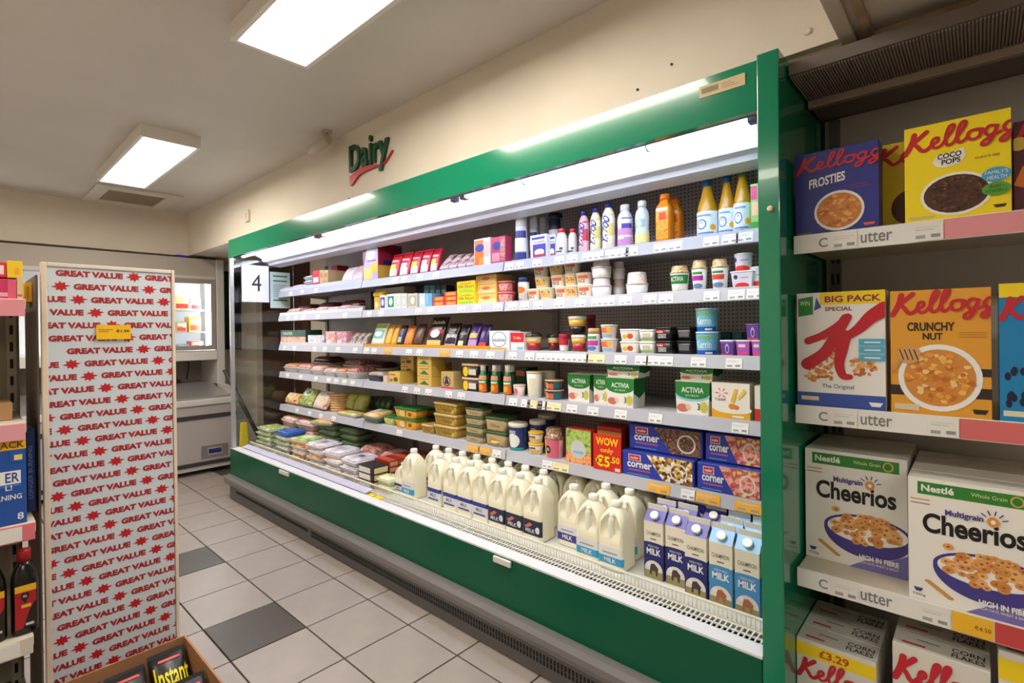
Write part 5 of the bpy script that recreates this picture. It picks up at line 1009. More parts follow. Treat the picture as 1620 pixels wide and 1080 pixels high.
# ================================================================ COMBINATION FREEZER AT THE FAR WALL
fz = thing('combination_freezer', 'grey combination freezer with chest below and lit glass door cabinet above', 'freezer', (-5.2, 0, 0))
def fzp(name, bm, m, par=None):
    bmesh.ops.translate(bm, verts=bm.verts[:], vec=(5.2, 0, 0)); return obj(name, bm, m, par or fz)
M_FG = mat((176, 168, 166), .4); M_FL = mat((206, 200, 196), .4); M_FD = mat((58, 54, 58), .5); M_FH = mat((182, 172, 160), .5)
YA, YZ = -2.3, .385
fzp('chest', box(BM(), -5.6, -4.71, YA, YZ, .10, .63, .01), M_FG)
fzp('plinth', box(BM(), -5.55, -4.81, YA + .05, YZ - .08, .0, .10), M_FD)
fzp('skirt', box(BM(), -5.56, -4.715, YA, YZ - .002, .045, .0995, .004), M_FL)
fzp('rim', box(BM(), -5.58, -4.695, YA, YZ + .008, .6305, .69, .012), M_FL)
fzp('bumper_strip', box(BM(), -4.711, -4.702, YA, YZ - .01, .51, .548, .002), M_FD)
fzp('bumper_strip', box(BM(), -4.711, -4.702, YA, YZ - .01, .085, .12, .002), M_FD)
lid = BM(); prism(lid, [(-4.72, .6905), (-4.72, .71), (-5.3, .80), (-5.5, .80), (-5.5, .6905)], YA + .02, YZ - .05)
for v in lid.verts: v.co = Vector((v.co.y, v.co.x, v.co.z))
fzp('sliding_lid', lid, mat((150, 148, 146), .08, coat=.5))
fzp('lid_frame', box(BM(), -5.5, -4.73, YZ - .05, YZ - .005, .6905, .79, .004), M_FL)
cp = fzp('control_panel', box(BM(), -4.7105, -4.704, .06, .29, .145, .265, .002), mat((168, 160, 160), .45))
fzp('display', box(BM(), -4.7045, -4.701, .125, .235, .185, .225, .001), mat((44, 50, 110), .3), cp)
b = BM()
for i in range(22):
    y = .066 + i * .0105
    if .115 < y < .24:
        box(b, -4.7445, -4.702, y, y + .005, .15, .17); box(b, -4.7445, -4.702, y, y + .005, .24, .26)
    else: box(b, -4.7445, -4.702, y, y + .005, .15, .26)
o = fzp('vent_slots', b, mat((96, 90, 92), .6), cp); o['kind'] = 'stuff'
fzp('cabinet_back', box(BM(), -5.62, -5.56, YA, .41, .70, 2.025), mat((150, 138, 124), .5))
fzp('cabinet_side', box(BM(), -5.56, -5.07, .335, .41, .702, 2.025, .008), M_FL)
fzp('header', box(BM(), -5.56, -5.09, YA, .334, 1.855, 2.025, .004), M_FH)
fzp('header_strip', box(BM(), -5.10, -5.08, YA, .33, 1.825, 1.855, .002), M_FL)
fzp('ledge', box(BM(), -5.56, -5.06, YA, .334, 1.03, 1.115, .006), mat((222, 216, 210), .4))
fzp('brace', tube(BM(), [(-5.52, -.25, 1.02), (-5.5, .12, .80)], .02, 6), mat((90, 84, 80), .5))
fzp('cable', tube(BM(), crom([(-5.54, .2, 1.02), (-5.53, .21, .95), (-5.53, .19, .82)], 4), .006, 6), mat((30, 30, 32), .5))
fzp('cabinet_floor', box(BM(), -5.56, -5.12, YA, .334, 1.116, 1.125), mat((236, 240, 242), .4))
fzp('liner', box(BM(), -5.56, -5.55, YA, .334, 1.126, 1.854), mat((240, 244, 246), .4))
dr = fzp('door', box(BM(), -5.12, -5.075, -.40, -.355, 1.13, 1.825, .004), mat((160, 148, 138), .4))
b = BM(); box(b, -5.12, -5.075, .285, .33, 1.13, 1.825, .004); box(b, -5.12, -5.075, -.355, .285, 1.13, 1.175, .004); box(b, -5.12, -5.075, -.355, .285, 1.78, 1.825, .004)
fzp('door_frame', b, mat((160, 148, 138), .4), dr)
fzp('pane', box(BM(), -5.10, -5.094, -.355, .285, 1.175, 1.78), glass((250, 252, 252), .3), dr)
fzp('cabinet_lamp', tube(BM(), [(-5.15, .27, 1.17), (-5.15, .27, 1.78)], .012, 10), emit((240, 246, 255), 40))
fzp('cabinet_lamp', tube(BM(), [(-5.15, -.36, 1.17), (-5.15, -.36, 1.78)], .012, 10), emit((240, 246, 255), 40))
for z in (1.30, 1.52):
    fzp('wire_shelf', box(BM(), -5.54, -5.16, -.38, .325, z, z + .008), mat((214, 226, 226), .4))
for i, (u0, u1, zb, h_, c, lb) in enumerate(((276, 300, 1.5285, .13, (236, 206, 150), 'pink and cream frozen food box on the upper freezer shelf'), (301, 318, 1.5285, .11, (240, 190, 200), 'pale pink frozen box on the upper freezer shelf'), (279, 296, 1.3085, .1, (170, 150, 110), 'brown frozen food box on the middle freezer shelf'), (299, 318, 1.3085, .15, (244, 170, 40), 'orange and yellow frozen box on the middle freezer shelf'), (280, 300, 1.1255, .06, (90, 150, 180), 'blue frozen box on the freezer floor'), (302, 322, 1.1255, .09, (230, 90, 70), 'red frozen food box on the freezer floor'))):
    y0, y1 = yat(u0, -5.25, zb), yat(u1, -5.25, zb)
    P_box((-5.25, (y0 + y1) / 2, zb), y1 - y0, h_, .14, c, 'frozen_box', lb, 'carton', [('r', .1, .1, .9, .45, (206, 60, 60)), ('r', .15, .6, .6, .85, (250, 230, 160)), ('e', .75, .65, .15, .2, (250, 240, 220))], 'frozen food boxes', rz=math.pi / 2)
tag(bpy.data.objects['indicator_lamp'], 'small blue lamp standing on the freezer cabinet under the bulkhead', 'lamp')
# broom and wet floor sign in the corner behind the chiller
t = thing('broom', 'dark grey broom handle leaning behind the glass end of the chiller', 'broom', (-4.55, .46, 0))
a_, c_ = hit(358, 590, 0, -4.62), hit(395, 662, 0, -4.56); dv = (c_ - a_); e_ = a_ + dv * (a_.z - .05) / (a_.z - c_.z); s_ = a_ - dv * .08; og = Vector((-4.55, .46, 0))
obj('handle', tube(BM(), [s_ - og, e_ - og], .02, 8), mat((58, 56, 60), .4), t)
hd = BM(); box(hd, e_.x - og.x - .13, e_.x - og.x + .13, e_.y - og.y - .03, e_.y - og.y + .03, .0, .06, .01); obj('brush_head', hd, mat((40, 40, 44), .7), t)
q_ = hit(387, 668, 0, -4.42)
t = thing('floor_sign', 'small yellow folded wet floor sign beside the broom handle', 'floor sign', (q_.x, q_.y, 0), math.radians(90))
for nm, y_ in (('front_leaf', 0.0), ('rear_leaf', .026)):
    b = BM(); loft(b, [[(-.05, y_, 0), (.05, y_, 0), (.05, y_ + .02, 0), (-.05, y_ + .02, 0)], [(-.02, y_, .47), (.02, y_, .47), (.02, y_ + .02, .47), (-.02, y_ + .02, .47)]], smooth=False); obj(nm, b, mat((240, 214, 20), .4), t)

# ================================================================ GREAT VALUE PANEL
XP, PY0, PY1, PZ = -1.6, -1.328, -.972, 1.515
gp = thing('display_panel', 'tall white panel printed with red GREAT VALUE rows and starbursts', 'display panel', (XP, (PY0 + PY1) / 2, 0), math.pi / 2)
pw = PY1 - PY0
obj('board', box(BM(), -pw / 2 + .012, pw / 2 - .012, .004, .022, .0, PZ - .01), mat((206, 214, 222), .5), gp)
for x0, x1, z0, z1 in ((-pw / 2, -pw / 2 + .014, 0, PZ), (pw / 2 - .010, pw / 2, 0, PZ)): obj('edge_strip', box(BM(), x0, x1, 0, .03, z0, z1, .002), mat((226, 208, 186), .5), gp)
obj('edge_strip', box(BM(), -pw / 2 + .014, pw / 2 - .010, .0, .03, PZ - .012, PZ, .002), mat((216, 206, 192), .5), gp)
A = Art(); mr = mat((166, 36, 42), .5); ms = mat((190, 20, 30), .5); per, shift, pit = .2330, .0428, .0402
for i in range(40):
    z = PZ - .040 - i * pit; off = (.092 + i * shift) % per
    for k in range(-2, 3):
        x = off + k * per - .058
        A.text('GREAT VALUE', x, z, x + .172, z + .0192, mr, 1, bold=.062, res=2)
        cx = x + .172 + .0305
        A.poly([(cx + (.0195 if q % 2 == 0 else .0115) * math.cos(math.radians(q * 22.5 + 8)) * (1.25 if q % 8 == 0 else 1), z + .0095 + (.0195 if q % 2 == 0 else .0115) * math.sin(math.radians(q * 22.5 + 8)) * .85) for q in range(16)], ms, 1)
A.build('printed_pattern', gp, lambda x, y, l: (x - pw / 2, .0035, y), clip=(.015, pw - .011, .002, PZ - .013))
p0, p1 = hit(152, 514, 0, XP), hit(207, 536, 0, XP)
t = thing('price_card', 'yellow price card reading 1.50 euro stuck on the great value panel', 'price card', (XP + .003, (p0.y + p1.y) / 2, p1.z), math.pi / 2)
w_, h_ = p1.y - p0.y, p0.z - p1.z
obj('card', box(BM(), -w_ / 2, w_ / 2, 0, .0015, 0, h_), mat((244, 190, 20), .45), t)
art_of(w_, h_, [('t', '€1.50', .56, .48, .95, .68, (60, 50, 40), 2, .03), ('r', .06, .66, .46, .7, (150, 110, 40)), ('r', .06, .54, .36, .58, (190, 90, 40))]).build('lettering', t, flat(w_))

# ================================================================ SHELVES LEFT OF THE PANEL
XS = -1.55
gs = thing('side_shelving', 'dim shop shelving with pink price strips beside the printed panel', 'shelving', (0, 0, 0))
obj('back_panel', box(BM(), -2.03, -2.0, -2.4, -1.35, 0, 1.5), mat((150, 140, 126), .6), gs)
up = obj('upright', box(BM(), -2.0, -1.965, -1.385, -1.36, 0, 1.5), mat((170, 158, 140), .5), gs)
b = BM()
for i in range(24): box(b, -1.966, -1.9635, -1.377, -1.368, .08 + i * .058, .112 + i * .058)
o = obj('slots', b, mat((20, 18, 18), .7), up); o['kind'] = 'stuff'
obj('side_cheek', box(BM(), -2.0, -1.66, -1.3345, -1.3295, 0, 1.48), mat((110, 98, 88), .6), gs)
obj('plinth', box(BM(), -2.0, XS - .03, -2.4, -1.35, 0, .1), mat((60, 56, 52), .6), gs)
for i, (z, uR, cs_) in enumerate(((1.400, 41, (232, 150, 160)), (1.045, 42, (232, 160, 170)), (.755, 57, (226, 120, 130)), (.428, 54, (220, 210, 196)))):
    ye = min(-1.346, yat(uR, XS, z - .02))
    sh = obj('shelf', box(BM(), -1.99, XS - .004, -2.4, ye, z - .03, z, .002), mat((206, 196, 178), .5), gs)
    obj('price_strip', box(BM(), XS - .004, XS, -2.4, ye - .002, z - .05, z - .002, .001), mat(cs_, .4), sh)
    if i >= 2: obj('price_ticket', box(BM(), XS, XS + .001, ye - .09, ye - .03, z - .046, z - .006), mat((236, 232, 226), .5), sh)
def LB(u0, u1, vt, z, X, d_, col, name, label, cat, spec=None):
    y0, y1 = yat(u0, X, z), yat(u1, X, z); h_ = hit((u0 + u1) / 2, vt, 0, X).z - z
    return P_box((X, (y0 + y1) / 2, z + .0006), y1 - y0, h_, d_, col, name, label, cat, spec, rz=math.pi / 2)
LB(-70, 26, 440, 1.400, XS - .02, .12, (206, 50, 96), 'baking_box', 'magenta box in the lower layer on the upper left shelf', 'carton', [('r', .5, .1, .9, .3, (236, 170, 190)), ('r', .85, 0, 1, 1, (226, 90, 120))])
LB(27, 36, 438, 1.400, XS - .02, .12, (226, 190, 150), 'baking_box', 'narrow tan box beside the magenta box', 'carton', [('r', .1, .1, .9, .2, (200, 90, 110))])
LB(38, 51, 447, 1.400, XS - .2, .1, (246, 196, 20), 'baking_box', 'yellow box set back beside the magenta box', 'carton', [('r', .3, .2, .6, .8, (220, 150, 30))])
LB(-70, 10, 413, 1.4605, XS - .03, .11, (222, 40, 70), 'baking_box', 'crimson box on top of the magenta box', 'carton', [('r', .6, .2, .95, .8, (250, 220, 220))])
LB(11, 36, 413, 1.4605, XS - .03, .11, (248, 206, 30), 'baking_box', 'yellow box on top of the tan box', 'carton', [('r', .5, .2, .8, .6, (240, 170, 60))])
LB(-60, 20, 640, 1.045, XS - .08, .2, (176, 136, 92), 'cardboard_tray', 'brown cardboard tray on the second left shelf', 'tray', [('r', .5, .4, .6, .6, (60, 50, 44))])
BLU = (36, 84, 170)
LB(-95, 43, 698, .755, XS - .012, .14, BLU, 'firelog_box', 'blue firelog box with yellow band on the left shelf', 'carton',
   [('r', 0, .86, 1, .97, (240, 190, 30)), ('t', 'PACK', .62, .88, .98, .955, (120, 40, 40)), ('r', .45, .44, .93, .6, (60, 120, 200)), ('r', .45, .47, .93, .62, WHITE), ('t', 'ER', .74, .49, .91, .6, (40, 70, 150)), ('t', 'L!', .74, .40, .82, .46, WHITE), ('t', 'BURNING', .5, .29, .94, .35, WHITE), ('t', '8', .88, .05, .96, .13, WHITE), ('r', .8, .72, .98, .85, (40, 90, 180)), ('r', .85, .74, .95, .8, (240, 220, 120))])
t = LB(44, 57, 679, .755, XS - .12, .10, (24, 56, 120), 'firelog_box', 'dark blue box spine with vertical lettering beside the firelog box', 'carton')
w_, h_ = .04, .24
V, F = text_geo('LONGER BURNING', .0, 2); A = Art(); A.geo([(.006 - a_ * .010 + .006, .04 + b_ * .16) for b_, a_ in V], F, mat((130, 170, 220), .5), 1); A.build('lettering', t, lambda x, y, l: (x - .009, -.0006, y))
for i, (u0, u1, lb) in enumerate(((-34, 11, 'black lighter fluid bottle cut off by the left picture edge'), (17, 60, 'black lighter fluid bottle with red cap and heart label'))):
    X = XS - .02; z = .4286; y0, y1 = yat(u0, X - .04, z), yat(u1, X - .04, z); h_ = hit(38, 868, 0, X - .03).z - z
    t = thing('fluid_bottle', lb, 'bottle', (X, (y0 + y1) / 2, z), math.pi / 2); w_ = y1 - y0
    k = lambda s, q: [(x, y + .03) for x, y in rrect(w_ * s, .06 * q, .02 * min(s, q))]
    obj('bottle', loft(BM(), [[(x, y, f * h_) for x, y in k(s, q)] for s, q, f in ((.94, .94, 0), (1, 1, .02), (1, 1, .62), (.9, .95, .72), (.6, .7, .82), (.4, .56, .86))]), mat((24, 20, 20), .2), t)
    obj('cap', lathe(BM(), [(.016, h_ * .86), (.016, h_ * .99), (.014, h_)], 14, 0, .03), mat((176, 26, 32), .4), t)
    art_of(w_, h_, [('r', .12, .08, .9, .56, (176, 30, 34)), ('p', [(.4, .08), (.9, .08), (.9, .4), (.66, .3)], (40, 26, 24)), ('r', .12, .52, .9, .6, (236, 180, 40)), ('e', .42, .47, .08, .04, (24, 20, 20)), ('e', .56, .47, .08, .04, (24, 20, 20)), ('p', [(.35, .46), (.49, .38), (.63, .46)], (24, 20, 20)), ('t', 'BBQ', .42, .45, .56, .48, WHITE), ('r', .35, .33, .7, .37, (236, 180, 40)), ('r', .5, .11, .8, .14, (210, 210, 206))]).build('label_print', t, flat(w_))
# cardboard tray of charcoal bags in front of the panel
TZ = .25; tx0, tx1, ty0, ty1 = -1.565, -1.15, -1.33, -.965
M_CB = mat((172, 122, 84), .7, var=.1, scale=10)
t = thing('cardboard_tray', 'open brown cardboard tray of black bags on the floor', 'tray', ((tx0 + tx1) / 2, (ty0 + ty1) / 2, 0))
hx, hy = (tx1 - tx0) / 2, (ty1 - ty0) / 2
for x0, x1, y0, y1 in ((-hx, hx, -hy, -hy + .006), (-hx, hx, hy - .006, hy), (-hx, -hx + .006, -hy + .006, hy - .006), (hx - .006, hx, -hy + .006, hy - .006)): obj('wall', box(BM(), x0, x1, y0, y1, .0, TZ), M_CB, t)
obj('bottom', box(BM(), -hx + .006, hx - .006, -hy + .006, hy - .006, .001, .01), M_CB, t)
for i in range(3):
    for j in range(2):
        yy = ty1 - .0665 - i * .116; xx = tx0 + .012 + j * .2
        t = P_bag((xx + .19, yy, .012), .108, .235 + .012 * (i == 0), .09, mat((40, 38, 40), .35, bump=.3, scale=30), 'charcoal_bag', '%s black charcoal bag with yellow lettering, %s row of the tray' % (['rightmost', 'middle', 'left'][i], ['rear', 'front'][j]), 'charcoal bag',
                  [('r', .1, .2, .9, .5, (30, 28, 30)), ('t', 'Instant', .05, .52, .95, .82, (246, 226, 30)), ('p', [(.4, .2), (.9, .25), (.8, .5), (.95, .55), (.5, .6), (.3, .4)], (246, 220, 30)), ('r', .2, .86, .8, .89, (220, 60, 60))], None, rz=math.pi / 2, lean=.62)

# ================================================================ CEREAL SHELVING
YC = .10
cu = thing('cereal_shelving', 'grey shop shelving stocked with cereal boxes right of the chiller', 'shelving', (0, 0, 0))
M_SHB = mat((196, 190, 186), .55)
obj('back_panel', box(BM(), .062, 1.75, .53, .56, 0, 1.98), M_SHB, cu)
for x in (.075, 1.05):
    up = obj('upright', box(BM(), x, x + .03, .515, .53, 0, 1.975), mat((120, 114, 110), .5), cu)
    b = BM()
    for i in range(26): box(b, x + .004, x + .011, .5135, .516, .1 + i * .07, .135 + i * .07); box(b, x + .019, x + .026, .5135, .516, .1 + i * .07, .135 + i * .07)
    o = obj('slots', b, mat((18, 18, 18), .7), up); o['kind'] = 'stuff'
obj('top_cover', box(BM(), .06, 1.75, .08, .56, 1.981, 2.015), mat((120, 108, 100), .6), cu)
b = BM()
for i in range(260): box(b, .062 + i * .0065, .0655 + i * .0065, .09, .295, 1.976, 1.981)
o = obj('ribbed_baffle', b, mat((150, 136, 130), .6), cu); o['kind'] = 'stuff'
obj('baffle_lip', box(BM(), .06, 1.75, .296, .32, 1.955, 1.981, .003), mat((168, 150, 138), .5), cu)
obj('valance', box(BM(), .06, 1.75, .33, .48, 1.97, 1.9805), mat((128, 116, 104), .6), cu)
obj('base', box(BM(), .062, 1.75, YC + .02, .53, 0, .10), mat((110, 104, 98), .5), cu)
CZ = (1.540, 1.075, .624)
M_SHC = mat((216, 204, 186), .5)
TKC = ticket(.062, mat((232, 230, 224), .5))
for n, z in enumerate(CZ):
    sh = obj('shelf', box(BM(), .064, 1.75, YC + .004, .53, z - .028, z, .002), M_SHC, cu)
    obj('price_rail', box(BM(), .064, 1.75, YC - .004, YC + .004, z - .048, z + .002, .001), mat((232, 230, 228), .3), sh)
    A = Art(); xx = lambda u: xat(u, YC, z - .02); tg = mat((120, 124, 126), .6)
    A.text('C', xx(1296), z - .036, xx(1310), z - .012, tg, 1, bold=.01, res=5); A.text('utter', xx(1362), z - .036, xx(1412), z - .010, tg, 1, bold=.01, res=5)
    px0 = xx((1493, 1518, 1574)[n]); A.rect(px0, z - .046, 1.74, z + .0, mat(((226, 150, 156), (216, 110, 110), (200, 70, 70))[n], .3), 1)
    if n == 2: A.rect(xx(1506), z - .046, xx(1572), z, mat((242, 186, 40), .4), 2); A.text('€4.50', xx(1542), z - .03, xx(1568), z - .02, mat((60, 50, 40), .5), 3)
    A.build('strip_print', sh, lambda x, y, l: (x, YC - .0044 - l * .0004, y))
    for uu in ((1336, 1468), (1336, 1492), (1338, 1479))[n]:
        o = obj('price_ticket', TKC, None, sh, (xx(uu), YC - .0055, z - .046)); o.scale = (.9, 1, 1.15)
def flakes(A, cx, cy, rx, ry, cols, n, size, l0, ring=False, seed=1):
    rr = random.Random(seed); mm = [mat(c, .45) for c in cols]
    for i in range(n):
        a = rr.uniform(0, 6.283); q = math.sqrt(rr.random()) * .93; x = cx + rx * q * math.cos(a); y = cy + ry * q * math.sin(a); s = size * rr.uniform(.8, 1.2); l = l0 + i * .035
        m = mm[rr.randrange(len(mm))]
        if ring:
            A.ell(x, y, s, s * .8, m, l, 12); A.ell(x, y, s * .35, s * .26, mat((150, 96, 50), .5), l + .02, 8)
        else:
            A.poly([(x + s * rr.uniform(.6, 1.2) * math.cos(t_), y + s * rr.uniform(.5, 1.0) * math.sin(t_)) for t_ in [k * 1.047 + .3 for k in range(6)]], m, l)
def cereal(u0, u1, vt, z, Y, d_, col, label, paint, rows=1, rowlabel='', top=None, side=(214, 206, 190), name='cereal_box'):
    loc, w_, h_ = FB(Y, z + .0006, u0, u1, vt)
    t = thing(name, label, 'cereal box', loc, 0, 'cereal boxes')
    obj('carton', box(BM(), -w_ / 2, w_ / 2, 0, d_, 0, h_, .0012), mat(col, .4), t)
    A = Art(); paint(A, w_, h_); A.build('front_print', t, flat(w_), clip=(0, w_, 0, h_))
    if top: art_of(w_, d_, top).build('top_print', t, lambda x, y, l: (x - w_ / 2, y, h_ + .0003 + l * .0004))
    for i in range(1, rows):
        dup(t, (loc[0], loc[1] + i * (d_ + .004), loc[2]), None, rowlabel % ORD[i])
    return t
KR = mat((196, 36, 48), .4); W_ = mat((240, 240, 238), .4)
TAN = [(226, 150, 70), (214, 130, 56), (236, 176, 100), (190, 106, 44)]; CHOC = [(96, 56, 36), (70, 40, 28), (124, 76, 50), (50, 30, 22)]
def frosties(A, w_, h_):
    script(A, .03 * w_, .76 * h_, 1.06 * w_, .17 * h_, KR, 1)
    A.text('FROSTIES', .18 * w_, .56 * h_, .62 * w_, .67 * h_, W_, 2, bold=.03, slope=.12)
    A.ell(.54 * w_, .26 * h_, .30 * w_, .235 * h_, W_, 1); A.ell(.54 * w_, .26 * h_, .27 * w_, .205 * h_, mat((206, 130, 70), .5), 2)
    flakes(A, .54 * w_, .26 * h_, .26 * w_, .19 * h_, TAN, 70, .022 * w_ * 1.6, 3); A.rect(.68 * w_, .5 * h_, .92 * w_, .505 * h_, mat((170, 60, 90), .5), 1); A.rect(.68 * w_, .53 * h_, .88 * w_, .535 * h_, mat((170, 60, 90), .5), 1)
    A.poly([(.84 * w_, .05 * h_), (.94 * w_, .05 * h_), (.96 * w_, .08 * h_), (.82 * w_, .08 * h_)], mat((230, 90, 50), .5), 1); A.rect(.03 * w_, .01 * h_, .2 * w_, .04 * h_, mat((90, 130, 70), .5), 1)
def coco(A, w_, h_):
    script(A, .0 * w_, .72 * h_, 1.08 * w_, .20 * h_, KR, 1)
    A.poly([(.28 * w_, .60 * h_), (.33 * w_, .67 * h_), (.45 * w_, .67 * h_), (.58 * w_, .70 * h_), (.6 * w_, .62 * h_), (.54 * w_, .55 * h_), (.4 * w_, .53 * h_), (.32 * w_, .55 * h_)], W_, 1)
    A.text('COCO', .33 * w_, .615 * h_, .56 * w_, .67 * h_, mat((50, 36, 30), .5), 2, bold=.03, slope=.05); A.text('POPS', .37 * w_, .555 * h_, .55 * w_, .61 * h_, mat((50, 36, 30), .5), 2, bold=.03, slope=.05)
    A.text('SOURCE OF FIBRE', .68 * w_, .56 * h_, .9 * w_, .585 * h_, mat((140, 90, 30), .5), 2)
    A.ell(.5 * w_, .25 * h_, .34 * w_, .215 * h_, W_, 1); A.ell(.5 * w_, .25 * h_, .31 * w_, .19 * h_, mat((80, 46, 30), .5), 2)
    flakes(A, .5 * w_, .25 * h_, .3 * w_, .18 * h_, CHOC, 120, .02 * w_, 3, seed=2)
    A.ell(.87 * w_, .38 * h_, .13 * w_, .07 * h_, mat((70, 160, 210), .5), 7); A.text("FAMILY'S", .77 * w_, .385 * h_, .97 * w_, .42 * h_, W_, 8); A.text('HEALTH', .79 * w_, .335 * h_, .96 * w_, .37 * h_, W_, 8)
    A.ell(.87 * w_, .24 * h_, .13 * w_, .065 * h_, mat((90, 160, 50), .5), 7); A.text('IRON +', .81 * w_, .25 * h_, .94 * w_, .28 * h_, mat((30, 60, 30), .5), 8); A.text('VITAMIN D', .77 * w_, .205 * h_, .97 * w_, .235 * h_, mat((30, 60, 30), .5), 8)
    A.rect(.04 * w_, .03 * h_, .3 * w_, .06 * h_, mat((210, 190, 120), .5), 1); A.poly([(.86 * w_, .06 * h_), (.94 * w_, .06 * h_), (.96 * w_, .09 * h_), (.84 * w_, .09 * h_)], mat((60, 40, 30), .5), 1)
def special(A, w_, h_):
    A.rect(.28 * w_, .89 * h_, w_, h_, mat((244, 212, 20), .4), 1); A.text('BIG PACK', .34 * w_, .91 * h_, .96 * w_, .965 * h_, mat((150, 40, 70), .5), 2, bold=.03); A.text('SPECIAL', .34 * w_, .835 * h_, .65 * w_, .87 * h_, mat((150, 40, 50), .5), 2, bold=.02)
    A.rect(0, 0, w_, .12 * h_, mat((56, 84, 170), .4), 1)
    A.poly([(.02 * w_, .79 * h_), (.2 * w_, .81 * h_), (.2 * w_, .97 * h_), (.02 * w_, .95 * h_)], mat((50, 140, 60), .5), 2); A.text('WIN', .04 * w_, .89 * h_, .16 * w_, .93 * h_, W_, 3)
    A.poly([(.21 * w_, .84 * h_), (.3 * w_, .87 * h_), (.24 * w_, .96 * h_)], mat((70, 90, 170), .5), 1)
    r = random.Random(5)
    flakes(A, .27 * w_, .30 * h_, .2 * w_, .09 * h_, TAN, 46, .03 * w_, 1, seed=3); flakes(A, .74 * w_, .36 * h_, .17 * w_, .08 * h_, TAN, 40, .03 * w_, 1, seed=4); flakes(A, .4 * w_, .5 * h_, .12 * w_, .14 * h_, TAN, 46, .03 * w_, 1, seed=6)
    K = mat((196, 24, 46), .4)
    A.stroke([(.60 * w_, .78 * h_), (.48 * w_, .70 * h_), (.3 * w_, .62 * h_), (.14 * w_, .575 * h_)], .10 * w_, K, 5); A.stroke([(.58 * w_, .77 * h_), (.46 * w_, .62 * h_), (.33 * w_, .47 * h_), (.13 * w_, .37 * h_)], (.12 * w_, .16 * w_), K, 5.2)
    A.stroke([(1.0 * w_, .84 * h_), (.86 * w_, .78 * h_), (.72 * w_, .68 * h_), (.56 * w_, .60 * h_)], (.2 * w_, .09 * w_), K, 5.4); A.stroke([(.56 * w_, .62 * h_), (.53 * w_, .5 * h_), (.50 * w_, .38 * h_), (.54 * w_, .28 * h_), (.62 * w_, .27 * h_)], (.16 * w_, .07 * w_), K, 5.6)
    for i in range(3): A.rect(.72 * w_, (.41 + .065 * i) * h_, w_, (.465 + .065 * i) * h_, mat((80, 176, 216), .4), 6); A.rect(.78 * w_, (.43 + .065 * i) * h_, .95 * w_, (.442 + .065 * i) * h_, W_, 7)
    A.text('The Original', .3 * w_, .155 * h_, .66 * w_, .2 * h_, mat((70, 80, 120), .5), 2)
    A.rect(.05 * w_, .05 * h_, .26 * w_, .085 * h_, mat((226, 200, 170), .5), 2); A.poly([(.85 * w_, .03 * h_), (.94 * w_, .03 * h_), (.97 * w_, .065 * h_), (.82 * w_, .065 * h_)], W_, 2)
def crunchy(A, w_, h_):
    script(A, .02 * w_, .80 * h_, 1.08 * w_, .165 * h_, KR, 1)
    dk_ = mat((50, 36, 30), .5)
    A.text('CRUNCHY', .18 * w_, .67 * h_, .66 * w_, .74 * h_, dk_, 2, bold=.03); A.text('NUT', .34 * w_, .60 * h_, .54 * w_, .655 * h_, dk_, 2, bold=.03)
    for i in range(3): A.rect(.7 * w_, (.62 + .018 * i) * h_, .96 * w_, (.624 + .018 * i) * h_, mat((170, 110, 40), .5), 1)
    A.rect(0, .15 * h_, w_, .23 * h_, dk_, 1); A.rect(.9 * w_, .32 * h_, w_, .38 * h_, dk_, 1)
    A.ell(.5 * w_, .3 * h_, .42 * w_, .265 * h_, W_, 2, 32); A.ell(.5 * w_, .3 * h_, .36 * w_, .225 * h_, mat((214, 140, 60), .5), 3, 32)
    flakes(A, .5 * w_, .3 * h_, .35 * w_, .21 * h_, [(232, 160, 60), (220, 136, 46), (244, 186, 90), (196, 112, 36), (240, 206, 140)], 90, .04 * w_, 4, seed=7)
    A.ell(.2 * w_, .48 * h_, .12 * w_, .075 * h_, mat((214, 160, 100), .5), 8)
    for i in range(4): A.stroke([((.10 + .05 * i) * w_, .52 * h_), ((.14 + .05 * i) * w_, .44 * h_)], .012 * w_, dk_, 9, 2)
    A.stroke([(.12 * w_, .44 * h_), (.0 * w_, .33 * h_)], .03 * w_, mat((206, 150, 90), .5), 8, 2)
    A.rect(.04 * w_, .03 * h_, .3 * w_, .08 * h_, mat((220, 200, 170), .5), 3); A.poly([(.84 * w_, .035 * h_), (.94 * w_, .035 * h_), (.97 * w_, .07 * h_), (.82 * w_, .07 * h_)], dk_, 3)
def bluebox(A, w_, h_):
    A.rect(0, .9 * h_, w_, h_, mat((246, 214, 20), .4), 1); script(A, .02 * w_, .74 * h_, 1.08 * w_, .15 * h_, KR, 2)
    r = random.Random(3)
    for i in range(14): A.ell(r.uniform(.08, .4) * w_, r.choice((.14, .18, .33, .36)) * h_ + r.uniform(-.02, .02) * h_, .035 * w_, .03 * h_, mat((30, 30, 60), .3), 1 + i * .1, 12)
    A.ell(.75 * w_, .28 * h_, .32 * w_, .2 * h_, W_, 4); flakes(A, .75 * w_, .28 * h_, .28 * w_, .16 * h_, TAN, 50, .035 * w_, 5, seed=9); A.rect(.04 * w_, .04 * h_, .4 * w_, .08 * h_, mat((220, 220, 190), .5), 2)
def brownbox(A, w_, h_):
    script(A, .02 * w_, .78 * h_, 1.08 * w_, .16 * h_, KR, 1); A.ell(.06 * w_, .75 * h_, .1 * w_, .075 * h_, mat((220, 190, 80), .5), 2); A.poly([(0, .3 * h_), (.1 * w_, .5 * h_), (.3 * w_, .5 * h_), (.3 * w_, .2 * h_)], mat((226, 120, 40), .5), 1)
    A.ell(.6 * w_, .3 * h_, .34 * w_, .2 * h_, W_, 1); flakes(A, .6 * w_, .3 * h_, .3 * w_, .17 * h_, CHOC, 60, .03 * w_, 2, seed=11)
